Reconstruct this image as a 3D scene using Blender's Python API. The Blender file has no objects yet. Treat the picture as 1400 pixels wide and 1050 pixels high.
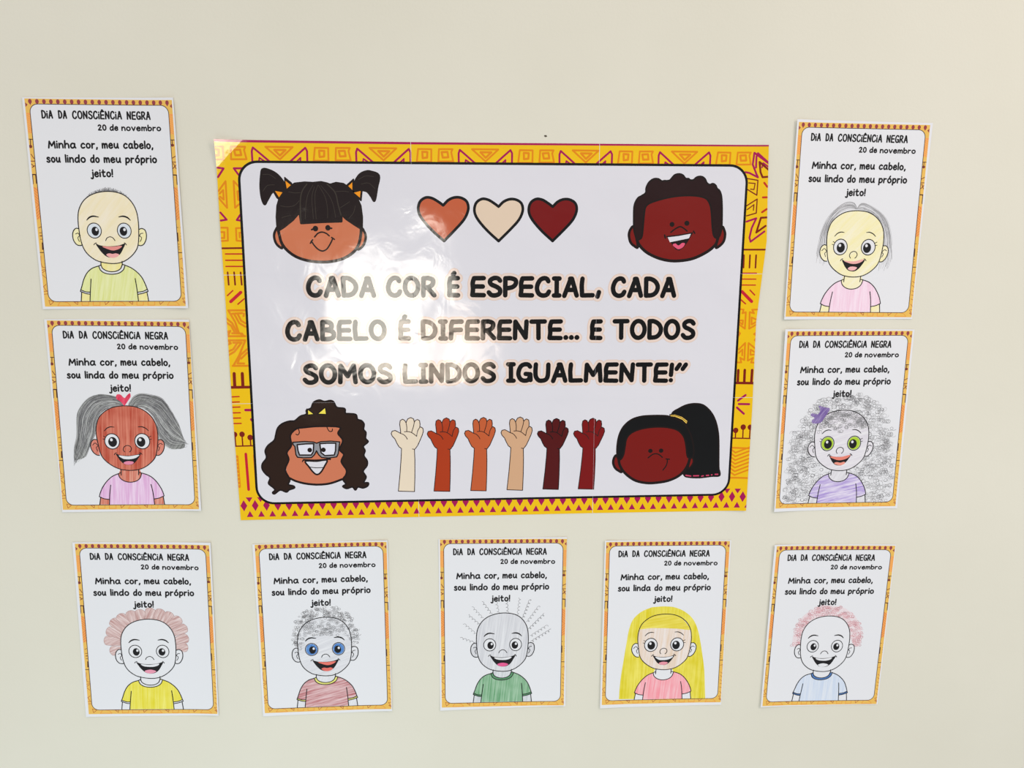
import bpy, bmesh, math, random
import numpy as np
from mathutils import Matrix, Vector
from mathutils.geometry import delaunay_2d_cdt

# ------------------------------------------------------------------ camera
# wall frame: X right, Z up, wall surface at y = 0, the room is on the -y side.
# the picture's centre ray meets the wall at (0, 0, WZ)
WZ = 1.35
scene = bpy.context.scene
COL = scene.collection
cam_data = bpy.data.cameras.new('camera')
cam = bpy.data.objects.new('camera', cam_data)
COL.objects.link(cam)
scene.camera = cam
cam_data.sensor_fit = 'HORIZONTAL'
cam_data.sensor_width = 36.0
cam_data.lens = 36.0 * 1050.0 / 1400.0
cam_data.clip_start = 0.01
cam.location = (-0.07302556, -1.14758707, WZ + 0.20462961)
# columns: camera right, up, back, as (wall x, wall up, wall out) -> (x, z, -y)
_r = ((0.99798148, 0.0, 0.06350556), (0.01112621, 0.98453276, -0.17484691), (-0.06252331, 0.17520056, 0.98254547))
_m = Matrix([[_r[c][0] for c in range(3)], [-_r[c][2] for c in range(3)], [_r[c][1] for c in range(3)]])
cam.rotation_euler = _m.to_euler()

# ------------------------------------------------------------------ light
scene.view_settings.view_transform = 'Standard'
scene.view_settings.look = 'None'
scene.view_settings.exposure = 0.0
scene.view_settings.gamma = 1.0
scene.view_settings.use_curve_mapping = False

world = bpy.data.worlds.new('room_light')
scene.world = world
world.use_nodes = True
wn = world.node_tree
wn.nodes.clear()
w_out = wn.nodes.new('ShaderNodeOutputWorld')
w_bg = wn.nodes.new('ShaderNodeBackground')
w_tc = wn.nodes.new('ShaderNodeTexCoord')
w_sep = wn.nodes.new('ShaderNodeSeparateXYZ')
w_map = wn.nodes.new('ShaderNodeMapRange')
w_map.inputs['From Min'].default_value = -1.0
w_map.inputs['From Max'].default_value = 1.0
w_ramp = wn.nodes.new('ShaderNodeValToRGB')
els = w_ramp.color_ramp.elements
els[0].position = 0.0
els[0].color = (0.54, 0.62, 0.70, 1)
els[1].position = 1.0
els[1].color = (1.75, 1.72, 1.68, 1)
e_mid = els.new(0.44)
e_mid.color = (0.28, 0.28, 0.29, 1)
e_mid2 = els.new(0.60)
e_mid2.color = (0.62, 0.62, 0.63, 1)
w_bg.inputs['Strength'].default_value = 0.845
wn.links.new(w_tc.outputs['Generated'], w_sep.inputs[0])
wn.links.new(w_sep.outputs['Z'], w_map.inputs['Value'])
wn.links.new(w_map.outputs['Result'], w_ramp.inputs['Fac'])
wn.links.new(w_ramp.outputs['Color'], w_bg.inputs['Color'])
wn.links.new(w_bg.outputs['Background'], w_out.inputs['Surface'])


def area_light(name, loc, target, sx, sy, power, color):
    ld = bpy.data.lights.new(name, 'AREA')
    ld.shape = 'RECTANGLE'
    ld.size = sx
    ld.size_y = sy
    ld.energy = power
    ld.color = color
    o = bpy.data.objects.new(name, ld)
    COL.objects.link(o)
    o.location = loc
    d = Vector(target) - Vector(loc)
    o.rotation_euler = d.to_track_quat('-Z', 'Y').to_euler()
    return o


# daylight through the doorway and the window at the photographer's back
area_light('daylight_doorway', (-0.53, -3.1, 1.22), (-0.2, 0, 1.4), 0.64, 0.60, 17.0, (1.0, 0.95, 0.83))
area_light('warm_window', (-0.22, -3.1, 1.02), (-0.1, 0, 1.4), 0.50, 0.22, 3.6, (1.0, 0.80, 0.62))
area_light('high_warm_fill', (2.2, -1.6, 3.0), (0.6, 0, 1.8), 0.8, 0.8, 24.0, (1.0, 0.83, 0.74))  # added fill lamp out of view, warms and brightens the wall's upper right
area_light('low_cool_fill', (-0.55, -1.15, 0.1), (-0.3, 0, 0.8), 0.9, 0.6, 4.2, (0.58, 0.90, 1.0))  # added cool fill lamp standing in for floor bounce, tints the lower wall
area_light('right_side_fill', (2.3, -1.4, 1.15), (0.8, 0, 1.2), 0.7, 0.9, 7.0, (0.84, 0.97, 1.0))  # added fill lamp, lifts the wall at mid height on the right

RAW = '''
b_head 12,191 153,174 262,122 344,28 390,-86 405,-228 401,-370 388,-496 358,-603 289,-693 196,-765 98,-805 -16,-815 -143,-797 -238,-764 -330,-692 -388,-602 -420,-477 -431,-335 -431,-193 -409,-69 -346,45 -254,124 -132,173
b_earl -430,-326 -473,-322 -511,-361 -526,-423 -516,-495 -480,-548 -436,-561 -401,-554
b_earl1 -483,-400 -449,-388 -427,-423
b_earl2 -420,-416 -454,-448 -450,-482 -437,-504
b_earr 405,-335 445,-322 489,-344 505,-406 494,-478 458,-541 417,-562 382,-555
b_earr1 458,-388 426,-394 404,-429
b_earr2 399,-420 431,-446 426,-478 409,-505
b_neckl -164,-786 -167,-846
b_neckr 134,-783 131,-841
b_coli -167,-833 -149,-882 -94,-918 -23,-931 51,-920 106,-884 128,-837
b_colo -200,-851 -179,-909 -121,-951 -25,-967 73,-951 140,-906 168,-846
b_shl -167,-833 -200,-849 -293,-881 -370,-945 -424,-1035 -457,-1126 -487,-1208
b_shr 132,-823 176,-841 255,-877 333,-938 393,-1011 430,-1093 454,-1166 469,-1212
b_heml -487,-1211 -413,-1241 -357,-1250
b_heml2 -476,-1191 -412,-1217 -354,-1221
b_hemr 469,-1212 398,-1239 325,-1254
b_hemr2 458,-1184 399,-1212 321,-1224
b_bodl -324,-1035 -346,-1199 -364,-1351
b_bodr 299,-1029 312,-1166 322,-1349
b_arml -472,-1226 -488,-1352
b_armr 452,-1227 466,-1346
b_eyel -219,-352 -120,-352 -212,-246
b_eyer 199,-353 296,-353 204,-246
b_pupl -206,-361 -154,-361 -202,-297
b_pupr 187,-361 240,-361 190,-297
b_hil -187,-338 -170,-338 -186,-317
b_hir 204,-338 222,-338 205,-317
b_browl -311,-207 -272,-170 -219,-152 -145,-163
b_browr 137,-161 199,-152 255,-169 296,-207
b_nose -72,-492 -51,-456 -6,-438 34,-456 58,-492
b_tickl -241,-550 -227,-533 -204,-525
b_tickr 186,-522 203,-535 213,-553
b_mouth -214,-536 -145,-561 -18,-572 112,-558 196,-533 165,-603 121,-675 62,-720 -11,-732 -82,-714 -143,-656 -180,-602
b_teeth -146,-570 -18,-581 127,-562 110,-594 44,-614 -36,-615 -108,-603
b_tong -97,-692 -64,-673 -7,-664 57,-677 80,-696 38,-722 -11,-730 -59,-723
b_teethA -127,-572 9,-577 147,-566 103,-609 21,-630 -58,-609
b_tongA -80,-690 -39,-671 9,-679 58,-671 100,-690 62,-723 5,-734 -43,-723
g_head 45,171 163,154 278,100 375,7 435,-119 452,-264 444,-390 424,-518 387,-627 304,-718 206,-782 101,-812 -19,-816 -138,-794 -237,-744 -334,-662 -392,-563 -419,-409 -435,-264 -426,-138 -383,-12 -301,77 -195,140 -74,167
g_earl -432,-345 -474,-340 -516,-381 -529,-454 -504,-526 -456,-575 -411,-584
g_earl1 -500,-427 -461,-394 -426,-430
g_earl2 -425,-441 -450,-466 -433,-517
g_earr 452,-345 498,-345 535,-390 534,-463 504,-536 458,-581 417,-585
g_earr1 511,-418 478,-401 443,-436
g_earr2 441,-445 465,-467 445,-514
g_neckl -113,-808 -119,-891
g_neckr 140,-809 135,-887
g_coli -157,-878 -143,-927 -90,-977 -6,-1001 90,-986 153,-937 180,-867
g_shl -116,-850 -156,-867 -248,-909 -330,-982 -397,-1073 -437,-1156 -459,-1225
g_shr 138,-851 184,-860 284,-897 366,-965 429,-1057 468,-1140 489,-1217
g_heml -459,-1225 -392,-1257 -311,-1270
g_hemr 489,-1217 418,-1250 344,-1265
g_bodl -282,-1046 -305,-1193 -319,-1340
g_bodr 307,-1038 328,-1158 343,-1338
g_arml -440,-1233 -460,-1343
g_armr 476,-1228 489,-1335
g_eyel -215,-369 -108,-369 -208,-251
g_eyer 220,-367 329,-367 227,-249
g_pupl -208,-378 -144,-378 -202,-302
g_pupr 202,-378 265,-378 207,-302
g_hil -224,-345 -204,-345 -222,-322
g_hir 190,-345 211,-345 192,-322
g_lash1 -305,-304 -334,-288
g_lash2 -317,-340 -346,-331
g_lash3 321,-304 351,-289
g_lash4 329,-340 355,-336
g_browl -317,-210 -275,-167 -223,-147 -172,-152
g_browr 174,-147 229,-146 282,-170 320,-206
g_nose -44,-532 -62,-499 -47,-454 -3,-432 39,-445 57,-481 43,-517 25,-532
g_tickl -197,-575 -183,-552 -162,-545
g_tickr 169,-541 189,-550 204,-570
g_mouth -174,-559 -107,-581 4,-590 116,-576 186,-556 150,-626 100,-690 46,-727 -5,-732 -64,-717 -113,-672 -147,-617
g_teeth -133,-586 3,-599 159,-576 122,-617 60,-639 -8,-645 -76,-635
g_tong -72,-699 -28,-677 24,-674 78,-690 47,-723 -5,-730 -48,-721
g_teethC -142,-573 8,-581 162,-548 126,-592 38,-619 -53,-611
g_tongC -73,-693 -39,-664 15,-660 70,-674 46,-706 7,-720 -38,-715
g_teethD -158,-580 13,-592 174,-558 123,-616 17,-645 -77,-628
g_tongD -81,-696 -42,-675 20,-685 81,-671 98,-693 54,-723 -7,-728
B_hl -15,171 -91,164 -229,140 -353,59 -422,-84 -450,-246 -500,-354 -562,-499 -620,-608 -691,-640 -780,-644 -763,-463 -716,-282 -685,23 -616,166 -506,283 -367,342 -232,337 -99,301 -45,221
B_hr 58,168 120,289 226,347 361,338 528,285 623,169 700,25 761,-101 804,-245 835,-454 653,-485 553,-427 458,-300 445,-101 361,61 247,147
B_bow -6,175 -53,235 -111,278 -100,339 -46,339 5,289 47,332 88,361 95,311 61,257 16,194
C_ol -3,206 -49,283 -139,298 -234,263 -350,172 -463,28 -535,-177 -568,-400 -593,-641
C_il -24,194 -103,188 -242,145 -333,66 -401,-39 -432,-176 -436,-313 -420,-519 -391,-657
C_orr -3,206 48,284 147,276 325,182 462,57 542,-113 591,-336 608,-544 570,-719
C_ir -24,194 111,184 241,125 348,30 422,-80 456,-217 461,-337 439,-545 410,-720
D_hair -117,417 154,452 408,362 623,209 756,-53 848,-363 909,-676 905,-959 897,-1275 814,-1343 514,-1345 121,-1336 -469,-1321 -854,-1311 -860,-1016 -847,-768 -863,-461 -796,-218 -662,23 -497,233 -326,367
D_fr -364,80 -5,168 341,74 420,-111 202,-93 51,-137 -66,-197 -197,-104 -377,-132 -415,-41
D_bow -283,216 -221,200 -260,110 -300,49 -355,-26 -470,-40 -504,6 -459,51 -522,88 -504,127 -412,111 -377,171 -407,247 -345,231
E_tips -610,-343 -684,-158 -637,9 -558,176 -433,272 -264,333 -102,355 70,378 227,357 374,297 505,213 593,64 608,-113 592,-272
E_base -434,-335 -430,-202 -410,-87 -364,10 -308,85 -213,142 -116,173 12,191 138,177 230,134 314,64 372,-42 402,-175 405,-299
F_hair -450,-313 -502,-128 -474,53 -426,202 -312,288 -173,337 -35,369 157,356 319,297 424,173 479,-10 521,-224 467,-344 405,-387 383,-219 305,-95 193,-127 -27,-129 -220,-107 -330,-119 -373,-315
G_spr -441,-304 -678,-211 -427,-155 -622,26 -371,7 -552,173 -316,110 -483,305 -176,182 -324,388 -62,189 -99,379 84,199 66,392 216,147 248,446 300,101 416,426 371,35 563,312 400,-85 649,177 429,-205 702,-18 444,-296 754,-94
H_hair -11,307 144,290 317,213 464,75 560,-138 634,-475 695,-848 736,-1369 -717,-1334 -698,-969 -653,-602 -618,-329 -584,-89 -520,90 -385,222 -220,295
H_fr -6,184 150,164 294,78 384,-29 422,-112 217,-90 -9,-77 -235,-73 -430,-91 -377,-2 -269,116 -159,168
I_hair -536,-362 -574,-316 -575,-181 -539,-16 -456,162 -325,280 -161,353 37,373 241,336 427,215 548,34 602,-148 590,-355 485,-329 420,-207 369,-55 237,97 -2,188 -225,130 -382,-18 -428,-197 -437,-348
s_oval0 -943,1391 -852,1392 -940,1420 -947,1352 -964,1395
s_title -797,1276 -642,1162 -573,1277 -453,1162 -385,1274 293,1160 356,1275 685,1158
s_date -51,1009 69,1010 110,1010 230,1011 269,1008 821,1008 -46,1089
s_msg -751,769 -364,770 -309,770 -71,771 -19,772 219,773 275,773 693,770 -790,577 -593,578 -536,578 -250,579 -194,579 -59,578 -9,579 235,579 287,578 732,580 -208,384 109,385 -743,875
sl_stripe -1001,1234 -940,1235 -952,967 -1007,966
sl_pin -1008,890 -951,888
sl_pin2 -975,888 -982,794
sl_dot -983,792 -960,792 -980,815
sl_y1 -986,687 -953,631
sl_y2 -1006,595 -947,595
sl_y3 -988,510 -954,536
sl_y4 -994,556 -961,520
sl_e1 -1008,415 -940,413
sl_e2 -997,413 -999,291
sl_e3 -950,411 -951,297
sl_leaf -1010,239 -952,239 -953,-196 -1011,-196
sl_t1 -980,-315 -944,-299
sl_t2 -979,-384 -948,-384
sl_t3 -976,-430 -946,-430
sl_u1 -973,-424 -945,-424
sl_u2 -975,-474 -947,-474
sl_blk -960,-519 -940,-517 -941,-620 -965,-622
sl_bar -1007,-659 -943,-659
sl_v1 -990,-710 -999,-800 -988,-862 -950,-874
sl_v2 -1004,-913 -947,-896
sl_v3 -1009,-959 -953,-1016
sl_v4 -997,-947 -949,-913
sl_v5 -1003,-1130 -955,-1210
sl_v6 -993,-1141 -956,-1107
sl_v7 -1000,-1210 -943,-1204
sl_v8 -998,-1250 -947,-1244
sb_c0 -939,-1336 -925,-1403 -874,-1359
sb_tr -822,-1414 -778,-1367 -683,-1371 -642,-1415
sb_tri -592,-1362 -544,-1400 -537,-1362
sb_sq1 -479,-1369 -383,-1369 -392,-1412 -483,-1412
sb_sq2 -321,-1369 -224,-1369 -228,-1412 -324,-1412
sb_tri2 -162,-1366 -153,-1404 -93,-1363
sr_stripe 955,1237 1005,1238 1004,969 951,969
sr_pin 948,893 1003,893
sr_pin2 964,893 964,831
sr_dot 965,823 988,823 967,843
sr_y1 947,647 1006,679
sr_y2 946,593 1000,594
sr_y3 951,508 997,555
sr_y4 960,576 994,505
sr_e1 941,420 1002,416
sr_e2 996,416 995,291
sr_leaf 948,248 1007,248 1016,-201 945,-201
sr_blk 945,-378 959,-378 960,-503 948,-503
sr_t1 953,-307 966,-307
sr_t2 954,-542 965,-542
sr_t3 955,-582 967,-581
sr_t4 956,-613 968,-613
sr_u1 997,-307 1006,-307
sr_u2 995,-389 1004,-388
sr_u3 993,-429 1003,-429
sr_u4 994,-472 1003,-471
sr_bar 953,-660 1003,-660
sr_v1 959,-755 998,-739 1007,-906 966,-874
sr_v2 969,-938 1003,-969
sr_v3 968,-1017 998,-1033
sr_v4 968,-1081 1006,-1089
sr_v5 967,-1145 1006,-1161
sr_v6 970,-1225 1009,-1273
sr_v7 959,-1314 1002,-1386
sr_v8 959,-1314 1012,-1306
n_out -3971,2817 -1241,2806 1501,2805 3984,2805 4033,1415 3944,204 3958,-1168 3950,-2814 1466,-2803 -1240,-2804 -3957,-2792 -3974,-1061 -3973,784 -3980,1719
n_corn -3671,2520 3692,2513 3654,-2543 -3693,-2535
n_strip -4014,2817 -1241,2806 1501,2805 4039,2805 4040,2784 1501,2779 -1242,2774 -4016,2784
n_seams -1241,2806 -1240,-2804 1501,2805 1466,-2803 -3984,942 3678,920 -3989,-950 3977,-994
p1_face -3161,1614 -3152,1500 -3124,1385 -3053,1284 -2935,1195 -2778,1139 -2605,1116 -2431,1122 -2254,1165 -2121,1243 -2037,1342 -1996,1472 -1983,1616 -2029,1788 -2257,1858 -2572,1886 -2888,1856 -3093,1771
p1_earl -3162,1593 -3200,1571 -3227,1500 -3217,1414 -3178,1349 -3115,1330
p1_earr -1978,1580 -1942,1556 -1919,1486 -1936,1400 -1975,1335 -2045,1310
p1_hair -3173,1593 -3175,1756 -3157,1912 -3115,2032 -3024,2145 -2899,2220 -2756,2237 -2642,2231 -2528,2243 -2443,2225 -2401,2208 -2314,2233 -2214,2219 -2130,2163 -2034,2043 -1981,1916 -1965,1759 -1973,1587 -2091,1662 -2190,1730 -2256,1798 -2260,1696 -2552,1686 -2833,1669 -2850,1825 -2952,1714 -3072,1621 -3157,1568
p1_pl -3335,2418 -3230,2399 -3134,2340 -3054,2236 -3029,2131 -3118,2107 -3217,2106 -3294,1996 -3337,1933 -3371,2024 -3380,2178 -3363,2332
p1_pr -2049,2241 -1981,2347 -1893,2393 -1821,2394 -1705,2341 -1735,2172 -1776,1988 -1818,2044 -1873,2115 -1945,2136 -2067,2135
p1_b1 -3034,2303 -2948,2229 -2927,2180 -3024,2131
p1_o1 -3029,2261 -2954,2201 -3013,2152
p1_b2 -3203,2112 -3068,2112 -3117,1994 -3158,2025
p1_o2 -3181,2119 -3078,2100 -3129,2032
p1_b3 -2066,2286 -2072,2121 -2169,2198
p1_o3 -2085,2244 -2088,2139 -2144,2191
p1_b4 -2082,2114 -1952,2126 -1970,1990 -2034,2051
p1_o4 -2065,2100 -1971,2124 -1984,2029
p1_h1 -2729,2216 -2802,2111 -2833,1956 -2839,1686
p1_h2 -2443,2218 -2334,2099 -2297,1929 -2263,1787
p1_h3 -2644,2203 -2721,2069 -2758,1899 -2773,1729
p1_h4 -2623,2182 -2666,2027 -2658,1729
p1_h5 -2572,2203 -2622,2055 -2618,1729
p1_h6 -2565,2203 -2479,2042 -2451,1872 -2456,1744
p1_h7 -2530,2196 -2421,2056 -2369,1929 -2340,1751
p1_h8 -2990,2107 -2905,2093 -2827,2097
p1_h9 -3114,1912 -3015,1898 -2914,1920 -2846,1984
p1_h10 -3108,1742 -3050,1764 -2978,1778
p1_h11 -2326,2113 -2218,2120 -2140,2111
p1_h12 -2270,1887 -2182,1941 -2135,1972
p1_h13 -2053,1916 -2085,1816 -2153,1737
p1_h14 -3339,2346 -3247,2344 -3165,2291
p1_h15 -3351,2115 -3283,2193 -3184,2204
p1_h16 -1997,2283 -1895,2333 -1780,2327
p1_h17 -1956,2220 -1855,2235 -1764,2158
p1_e1 -2635,1593 -2596,1593 -2633,1633
p1_e2 -2457,1604 -2420,1604 -2456,1644
p1_l1 -2689,1578 -2654,1592
p1_l2 -2429,1598 -2404,1597
p1_nose -2652,1474 -2602,1526 -2544,1543 -2487,1526 -2442,1490
p1_mouth -2701,1414 -2653,1342 -2598,1291 -2541,1274 -2481,1306 -2427,1385 -2393,1454
p1_k1 -2716,1385 -2682,1435
p1_k2 -2409,1467 -2370,1440
p2_face 2068,1445 2135,1328 2252,1234 2418,1162 2591,1127 2762,1130 2933,1162 3102,1238 3220,1321 3287,1425 3283,1660 3210,2001 2949,2135 2611,2120 2248,2024 2100,1821 2063,1630
p2_hair 2021,1603 2013,1793 2019,1942 2065,2037 2120,2071 2182,2116 2187,2186 2226,2266 2295,2314 2365,2314 2415,2284 2457,2290 2492,2288 2541,2302 2601,2369 2671,2387 2728,2370 2772,2323 2814,2321 2836,2303 2885,2303 2940,2344 3010,2351 3061,2318 3091,2264 3135,2237 3184,2251 3228,2224 3247,2184 3288,2150 3320,2069 3337,1906 3345,1715 3343,1591 3319,1494 3278,1464 3234,1494 3207,1604 3182,1824 3155,1946 3095,2034 2980,2071 2810,2081 2613,2066 2417,2025 2250,1970 2188,1916 2170,1835 2158,1658 2145,1493 2111,1445 2068,1445 2038,1521
p2_earl 2021,1616 1968,1586 1948,1507 1973,1404 2029,1349 2088,1339
p2_earr 3345,1612 3384,1584 3403,1508 3384,1411 3327,1348 3270,1337
p2_e1 2592,1662 2628,1662 2591,1698
p2_e2 2815,1679 2853,1679 2813,1716
p2_nose 2578,1546 2644,1597 2714,1628 2772,1604 2823,1565
p2_mouth 2503,1491 2690,1510 2920,1549 2884,1487 2837,1404 2783,1328 2714,1278 2656,1298 2596,1377 2543,1445
p2_teeth 2533,1473 2691,1491 2882,1526 2856,1459 2722,1432 2569,1401
p2_tong 2613,1363 2653,1383 2701,1353 2752,1390 2798,1381 2769,1328 2706,1298 2655,1321
p2_k1 2485,1505 2497,1463
p2_k2 2920,1563 2940,1533
p3_face -3232,-2006 -3194,-1848 -3219,-1737 -3161,-1627 -3160,-1470 -3049,-1354 -2717,-1305 -2386,-1325 -2406,-1450 -2349,-1562 -2385,-1703 -2343,-1784 -2370,-1895 -2329,-2023 -2380,-2163 -2543,-2224 -2758,-2249 -2970,-2229 -3105,-2184 -3194,-2138
p3_jaw -3191,-2138 -3090,-2191 -2940,-2233 -2758,-2251 -2574,-2233 -2380,-2166
p3_hair -2890,-1146 -2981,-1176 -3067,-1245 -3149,-1251 -3256,-1289 -3327,-1358 -3362,-1467 -3389,-1545 -3483,-1622 -3530,-1708 -3516,-1811 -3581,-1904 -3590,-1984 -3545,-2064 -3481,-2129 -3508,-2216 -3451,-2274 -3415,-2323 -3455,-2362 -3426,-2383 -3340,-2324 -3250,-2358 -3203,-2324 -3125,-2296 -3139,-2264 -3214,-2238 -3187,-2159 -3248,-2006 -3187,-1848 -3211,-1737 -3138,-1628 -3145,-1470 -3050,-1370 -2929,-1351 -2718,-1336 -2405,-1353 -2433,-1450 -2365,-1561 -2416,-1703 -2358,-1783 -2400,-1894 -2329,-2023 -2339,-2103 -2385,-2174 -2345,-2248 -2392,-2287 -2332,-2321 -2247,-2298 -2203,-2347 -2163,-2300 -2086,-2317 -2016,-2287 -2004,-2238 -2071,-2229 -2034,-2141 -2077,-2052 -2016,-1965 -2011,-1885 -2057,-1804 -2036,-1725 -2061,-1658 -1986,-1587 -2022,-1535 -2014,-1441 -2048,-1393 -2037,-1315 -2073,-1259 -2133,-1235 -2153,-1164 -2243,-1147 -2311,-1139 -2319,-1068 -2435,-1047 -2477,-965 -2529,-941 -2612,-956 -2693,-932 -2777,-969 -2818,-1054 -2887,-1084
p3_bo1 -2878,-1065 -2770,-1148 -2878,-1156
p3_bo2 -2603,-1038 -2593,-1153 -2728,-1145
p3_b1 -2863,-1084 -2791,-1143 -2863,-1150
p3_b2 -2611,-1057 -2602,-1145 -2709,-1139
p3_c1 -3020,-1370 -3008,-1425 -3032,-1464 -3060,-1453
p3_c2 -2594,-1353 -2563,-1413 -2522,-1414 -2513,-1380
p3_gl -3113,-1578 -2939,-1568 -2804,-1579 -2760,-1599 -2698,-1576 -2547,-1569 -2411,-1583 -2421,-1639 -2441,-1766 -2466,-1816 -2588,-1833 -2694,-1822 -2737,-1777 -2765,-1716 -2798,-1776 -2845,-1822 -2966,-1823 -3054,-1812 -3076,-1771 -3085,-1644 -3112,-1612
p3_ll -3050,-1616 -2926,-1606 -2802,-1605 -2814,-1728 -2846,-1781 -3022,-1778 -3042,-1708
p3_lr -2712,-1606 -2593,-1600 -2472,-1602 -2480,-1718 -2502,-1787 -2644,-1794 -2698,-1746
p3_e1 -2866,-1703 -2831,-1704 -2864,-1667
p3_e2 -2661,-1703 -2626,-1704 -2660,-1667
p3_up -2965,-1855 -2771,-1865 -2566,-1848
p3_mouth -2939,-1876 -2772,-1879 -2617,-1866 -2651,-1953 -2716,-2056 -2774,-2090 -2828,-2054 -2890,-1965
p3_tl -2878,-1971 -2777,-1983 -2682,-1981
p3_k1 -2984,-1883 -2966,-1852
p3_k2 -2585,-1840 -2565,-1859
p3_nose -2784,-1741 -2759,-1756 -2733,-1745
p4_tail 2692,-1226 2812,-1131 2933,-1077 3070,-1061 3195,-1090 3310,-1193 3385,-1319 3434,-1473 3460,-1656 3481,-2080 3497,-2152 3498,-2231 3372,-2238 3177,-2257 2994,-2245 2930,-2212 2891,-2098 2907,-1815 2754,-1435
p4_hair 1861,-1917 1847,-1797 1857,-1630 1895,-1491 1964,-1381 2078,-1293 2227,-1250 2391,-1241 2555,-1243 2665,-1260 2847,-1339 2963,-1466 3047,-1677 3064,-1903 2974,-1918 2939,-1731 2899,-1591 2812,-1491 2672,-1441 2506,-1424 2315,-1435 2151,-1474 2044,-1535 1991,-1618 1974,-1743 1956,-1855 1923,-1925 1889,-1945
p4_face 1882,-1938 1925,-2080 2023,-2195 2161,-2286 2329,-2326 2482,-2326 2675,-2296 2840,-2222 2947,-2110 3004,-1958 3016,-1761 2866,-1464 2505,-1389 2096,-1467 1925,-1715
p4_earl 1854,-1881 1806,-1909 1794,-1993 1826,-2071 1880,-2116 1933,-2125
p4_earr 3030,-1913 3067,-1966 3056,-2037 2989,-2107
p4_tie 2664,-1228 2747,-1227 2858,-1263 2952,-1334 2935,-1389 2860,-1318 2748,-1271 2672,-1262
p4_tie2 2676,-1244 2754,-1249 2852,-1286 2942,-1361
p4_bd1 2958,-2213 3036,-2227
p4_bd2 3080,-2224 3161,-2223
p4_bd3 3211,-2232 3238,-2227
p4_bd4 3287,-2221 3322,-2220
p4_bd5 3368,-2214 3376,-2212
p4_bd6 3427,-2206 3469,-2206
p4_e1 2377,-1806 2412,-1807 2376,-1773
p4_e2 2547,-1805 2582,-1806 2546,-1771
p4_nose 2344,-1918 2411,-1866 2466,-1853 2522,-1872 2572,-1915
p4_mouth 2586,-2121 2632,-2058 2651,-1994 2650,-1945
p4_k1 2627,-1940 2684,-1947
hn_sil -433,-2394 -401,-2101 -379,-1847 -372,-1717 -410,-1687 -441,-1627 -466,-1565 -504,-1521 -519,-1481 -504,-1443 -459,-1433 -414,-1458 -379,-1480 -382,-1424 -391,-1332 -382,-1280 -349,-1258 -317,-1274 -297,-1316 -289,-1287 -268,-1251 -227,-1233 -186,-1254 -175,-1304 -166,-1285 -133,-1263 -99,-1281 -92,-1336 -96,-1385 -77,-1382 -51,-1403 -45,-1449 -62,-1508 -101,-1600 -133,-1672 -168,-1721 -181,-1731 -178,-1904 -183,-2172 -193,-2404
hn_k1 -379,-1480 -338,-1497 -300,-1537 -284,-1570
hn_k2 -325,-1454 -267,-1452 -209,-1473 -145,-1526
hn_k3 -297,-1316 -288,-1379 -290,-1449
hn_k4 -175,-1304 -190,-1374 -218,-1463
hn_k5 -96,-1385 -128,-1441 -145,-1522
hn_k6 -211,-1725 -181,-1731
hn_pos -1548,-2380 -1301,-2392 -1332,-1220 -1001,-2391 -757,-2401 -791,-1232 -433,-2394 -193,-2404 -227,-1233 131,-2392 375,-2406 337,-1235 693,-2392 937,-2404 897,-1265 1249,-2401 1494,-2412 1462,-1269
ht -791,1927 -714,2002 -623,2039 -532,2034 -454,1987 -426,1901 -449,1803 -508,1705 -629,1574 -786,1417 -939,1552 -1064,1686 -1134,1793 -1152,1890 -1120,1984 -1039,2036 -949,2026 -859,1976
ht_pos -1152,1890 -426,1901 -786,1417 -339,1879 369,1881 13,1417 455,1881 1163,1883 810,1418
tx -2810,595 -1794,587 -1650,590 -909,585 -757,587 -558,586 -415,587 1551,572 1694,572 2696,567 -3142,-52 -1654,-52 -1491,-49 -1296,-51 -1155,-54 1233,-65 1384,-66 1586,-67 1732,-64 3015,-73 -2923,-702 -1585,-704 -1440,-708 -32,-706 118,-708 2921,-739 -2795,922 -2825,271 -2855,-378
bt_p -2309,2639 -851,2634
bt_sq -2298,2717 -2104,2718 -2123,2676 -2096,2548 -2309,2546
bt_sqi -2260,2675 -2177,2679 -2166,2605 -2245,2601
bt_al -2016,2505 -2017,2661 -1999,2709 -1908,2633 -1762,2507
bt_ali -1928,2506 -1916,2570 -1822,2507
bt_tri -1825,2720 -1446,2718 -1631,2551
bt_trii -1703,2679 -1547,2678 -1629,2602
bt_ar -1502,2509 -1368,2627 -1270,2711 -1247,2667 -1249,2510
bt_ari -1411,2509 -1342,2574 -1347,2510
bt_s1 -1136,2712 -949,2710 -952,2536 -1159,2535
bt_s1i -1078,2674 -1006,2670 -1011,2594 -1074,2586
bc_m1 -3962,2435 -3879,2425 -3963,2306
bc_m2 -3623,2429 -3738,2428 -3678,2340
bl_t1 -3971,2111 -3863,2250 -3865,1881 -3969,2013
bl_t1i -3956,2078 -3904,2128 -3904,1996 -3954,2037
bl_t2 -3655,2145 -3751,2254 -3754,1882 -3667,1956
bl_t2i -3666,2104 -3707,2112 -3703,1989 -3664,1997
bl_m1 -3962,1815 -3881,1716 -3964,1703
bl_m2 -3689,1783 -3740,1711 -3682,1703
bl_q1 -3963,1603 -3875,1603 -3883,1421 -3971,1416
bl_q1i -3967,1541 -3925,1541 -3930,1458 -3969,1458
bl_q2 -3680,1600 -3759,1597 -3761,1421 -3683,1416
bl_q2i -3684,1533 -3714,1533 -3713,1467
bl_bar -3998,1312 -3681,1316
bl_h1 -3928,1232 -3686,1232
bl_h2 -3931,1142 -3688,1142
bl_h3 -3933,1055 -3690,1054
bl_v1 -3915,970 -3911,791
bl_v2 -3824,970 -3820,791
bl_v3 -3732,969 -3727,791
bm_d1 -3939,635 -3859,707
bm_d2 -3898,547 -3747,681
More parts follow.
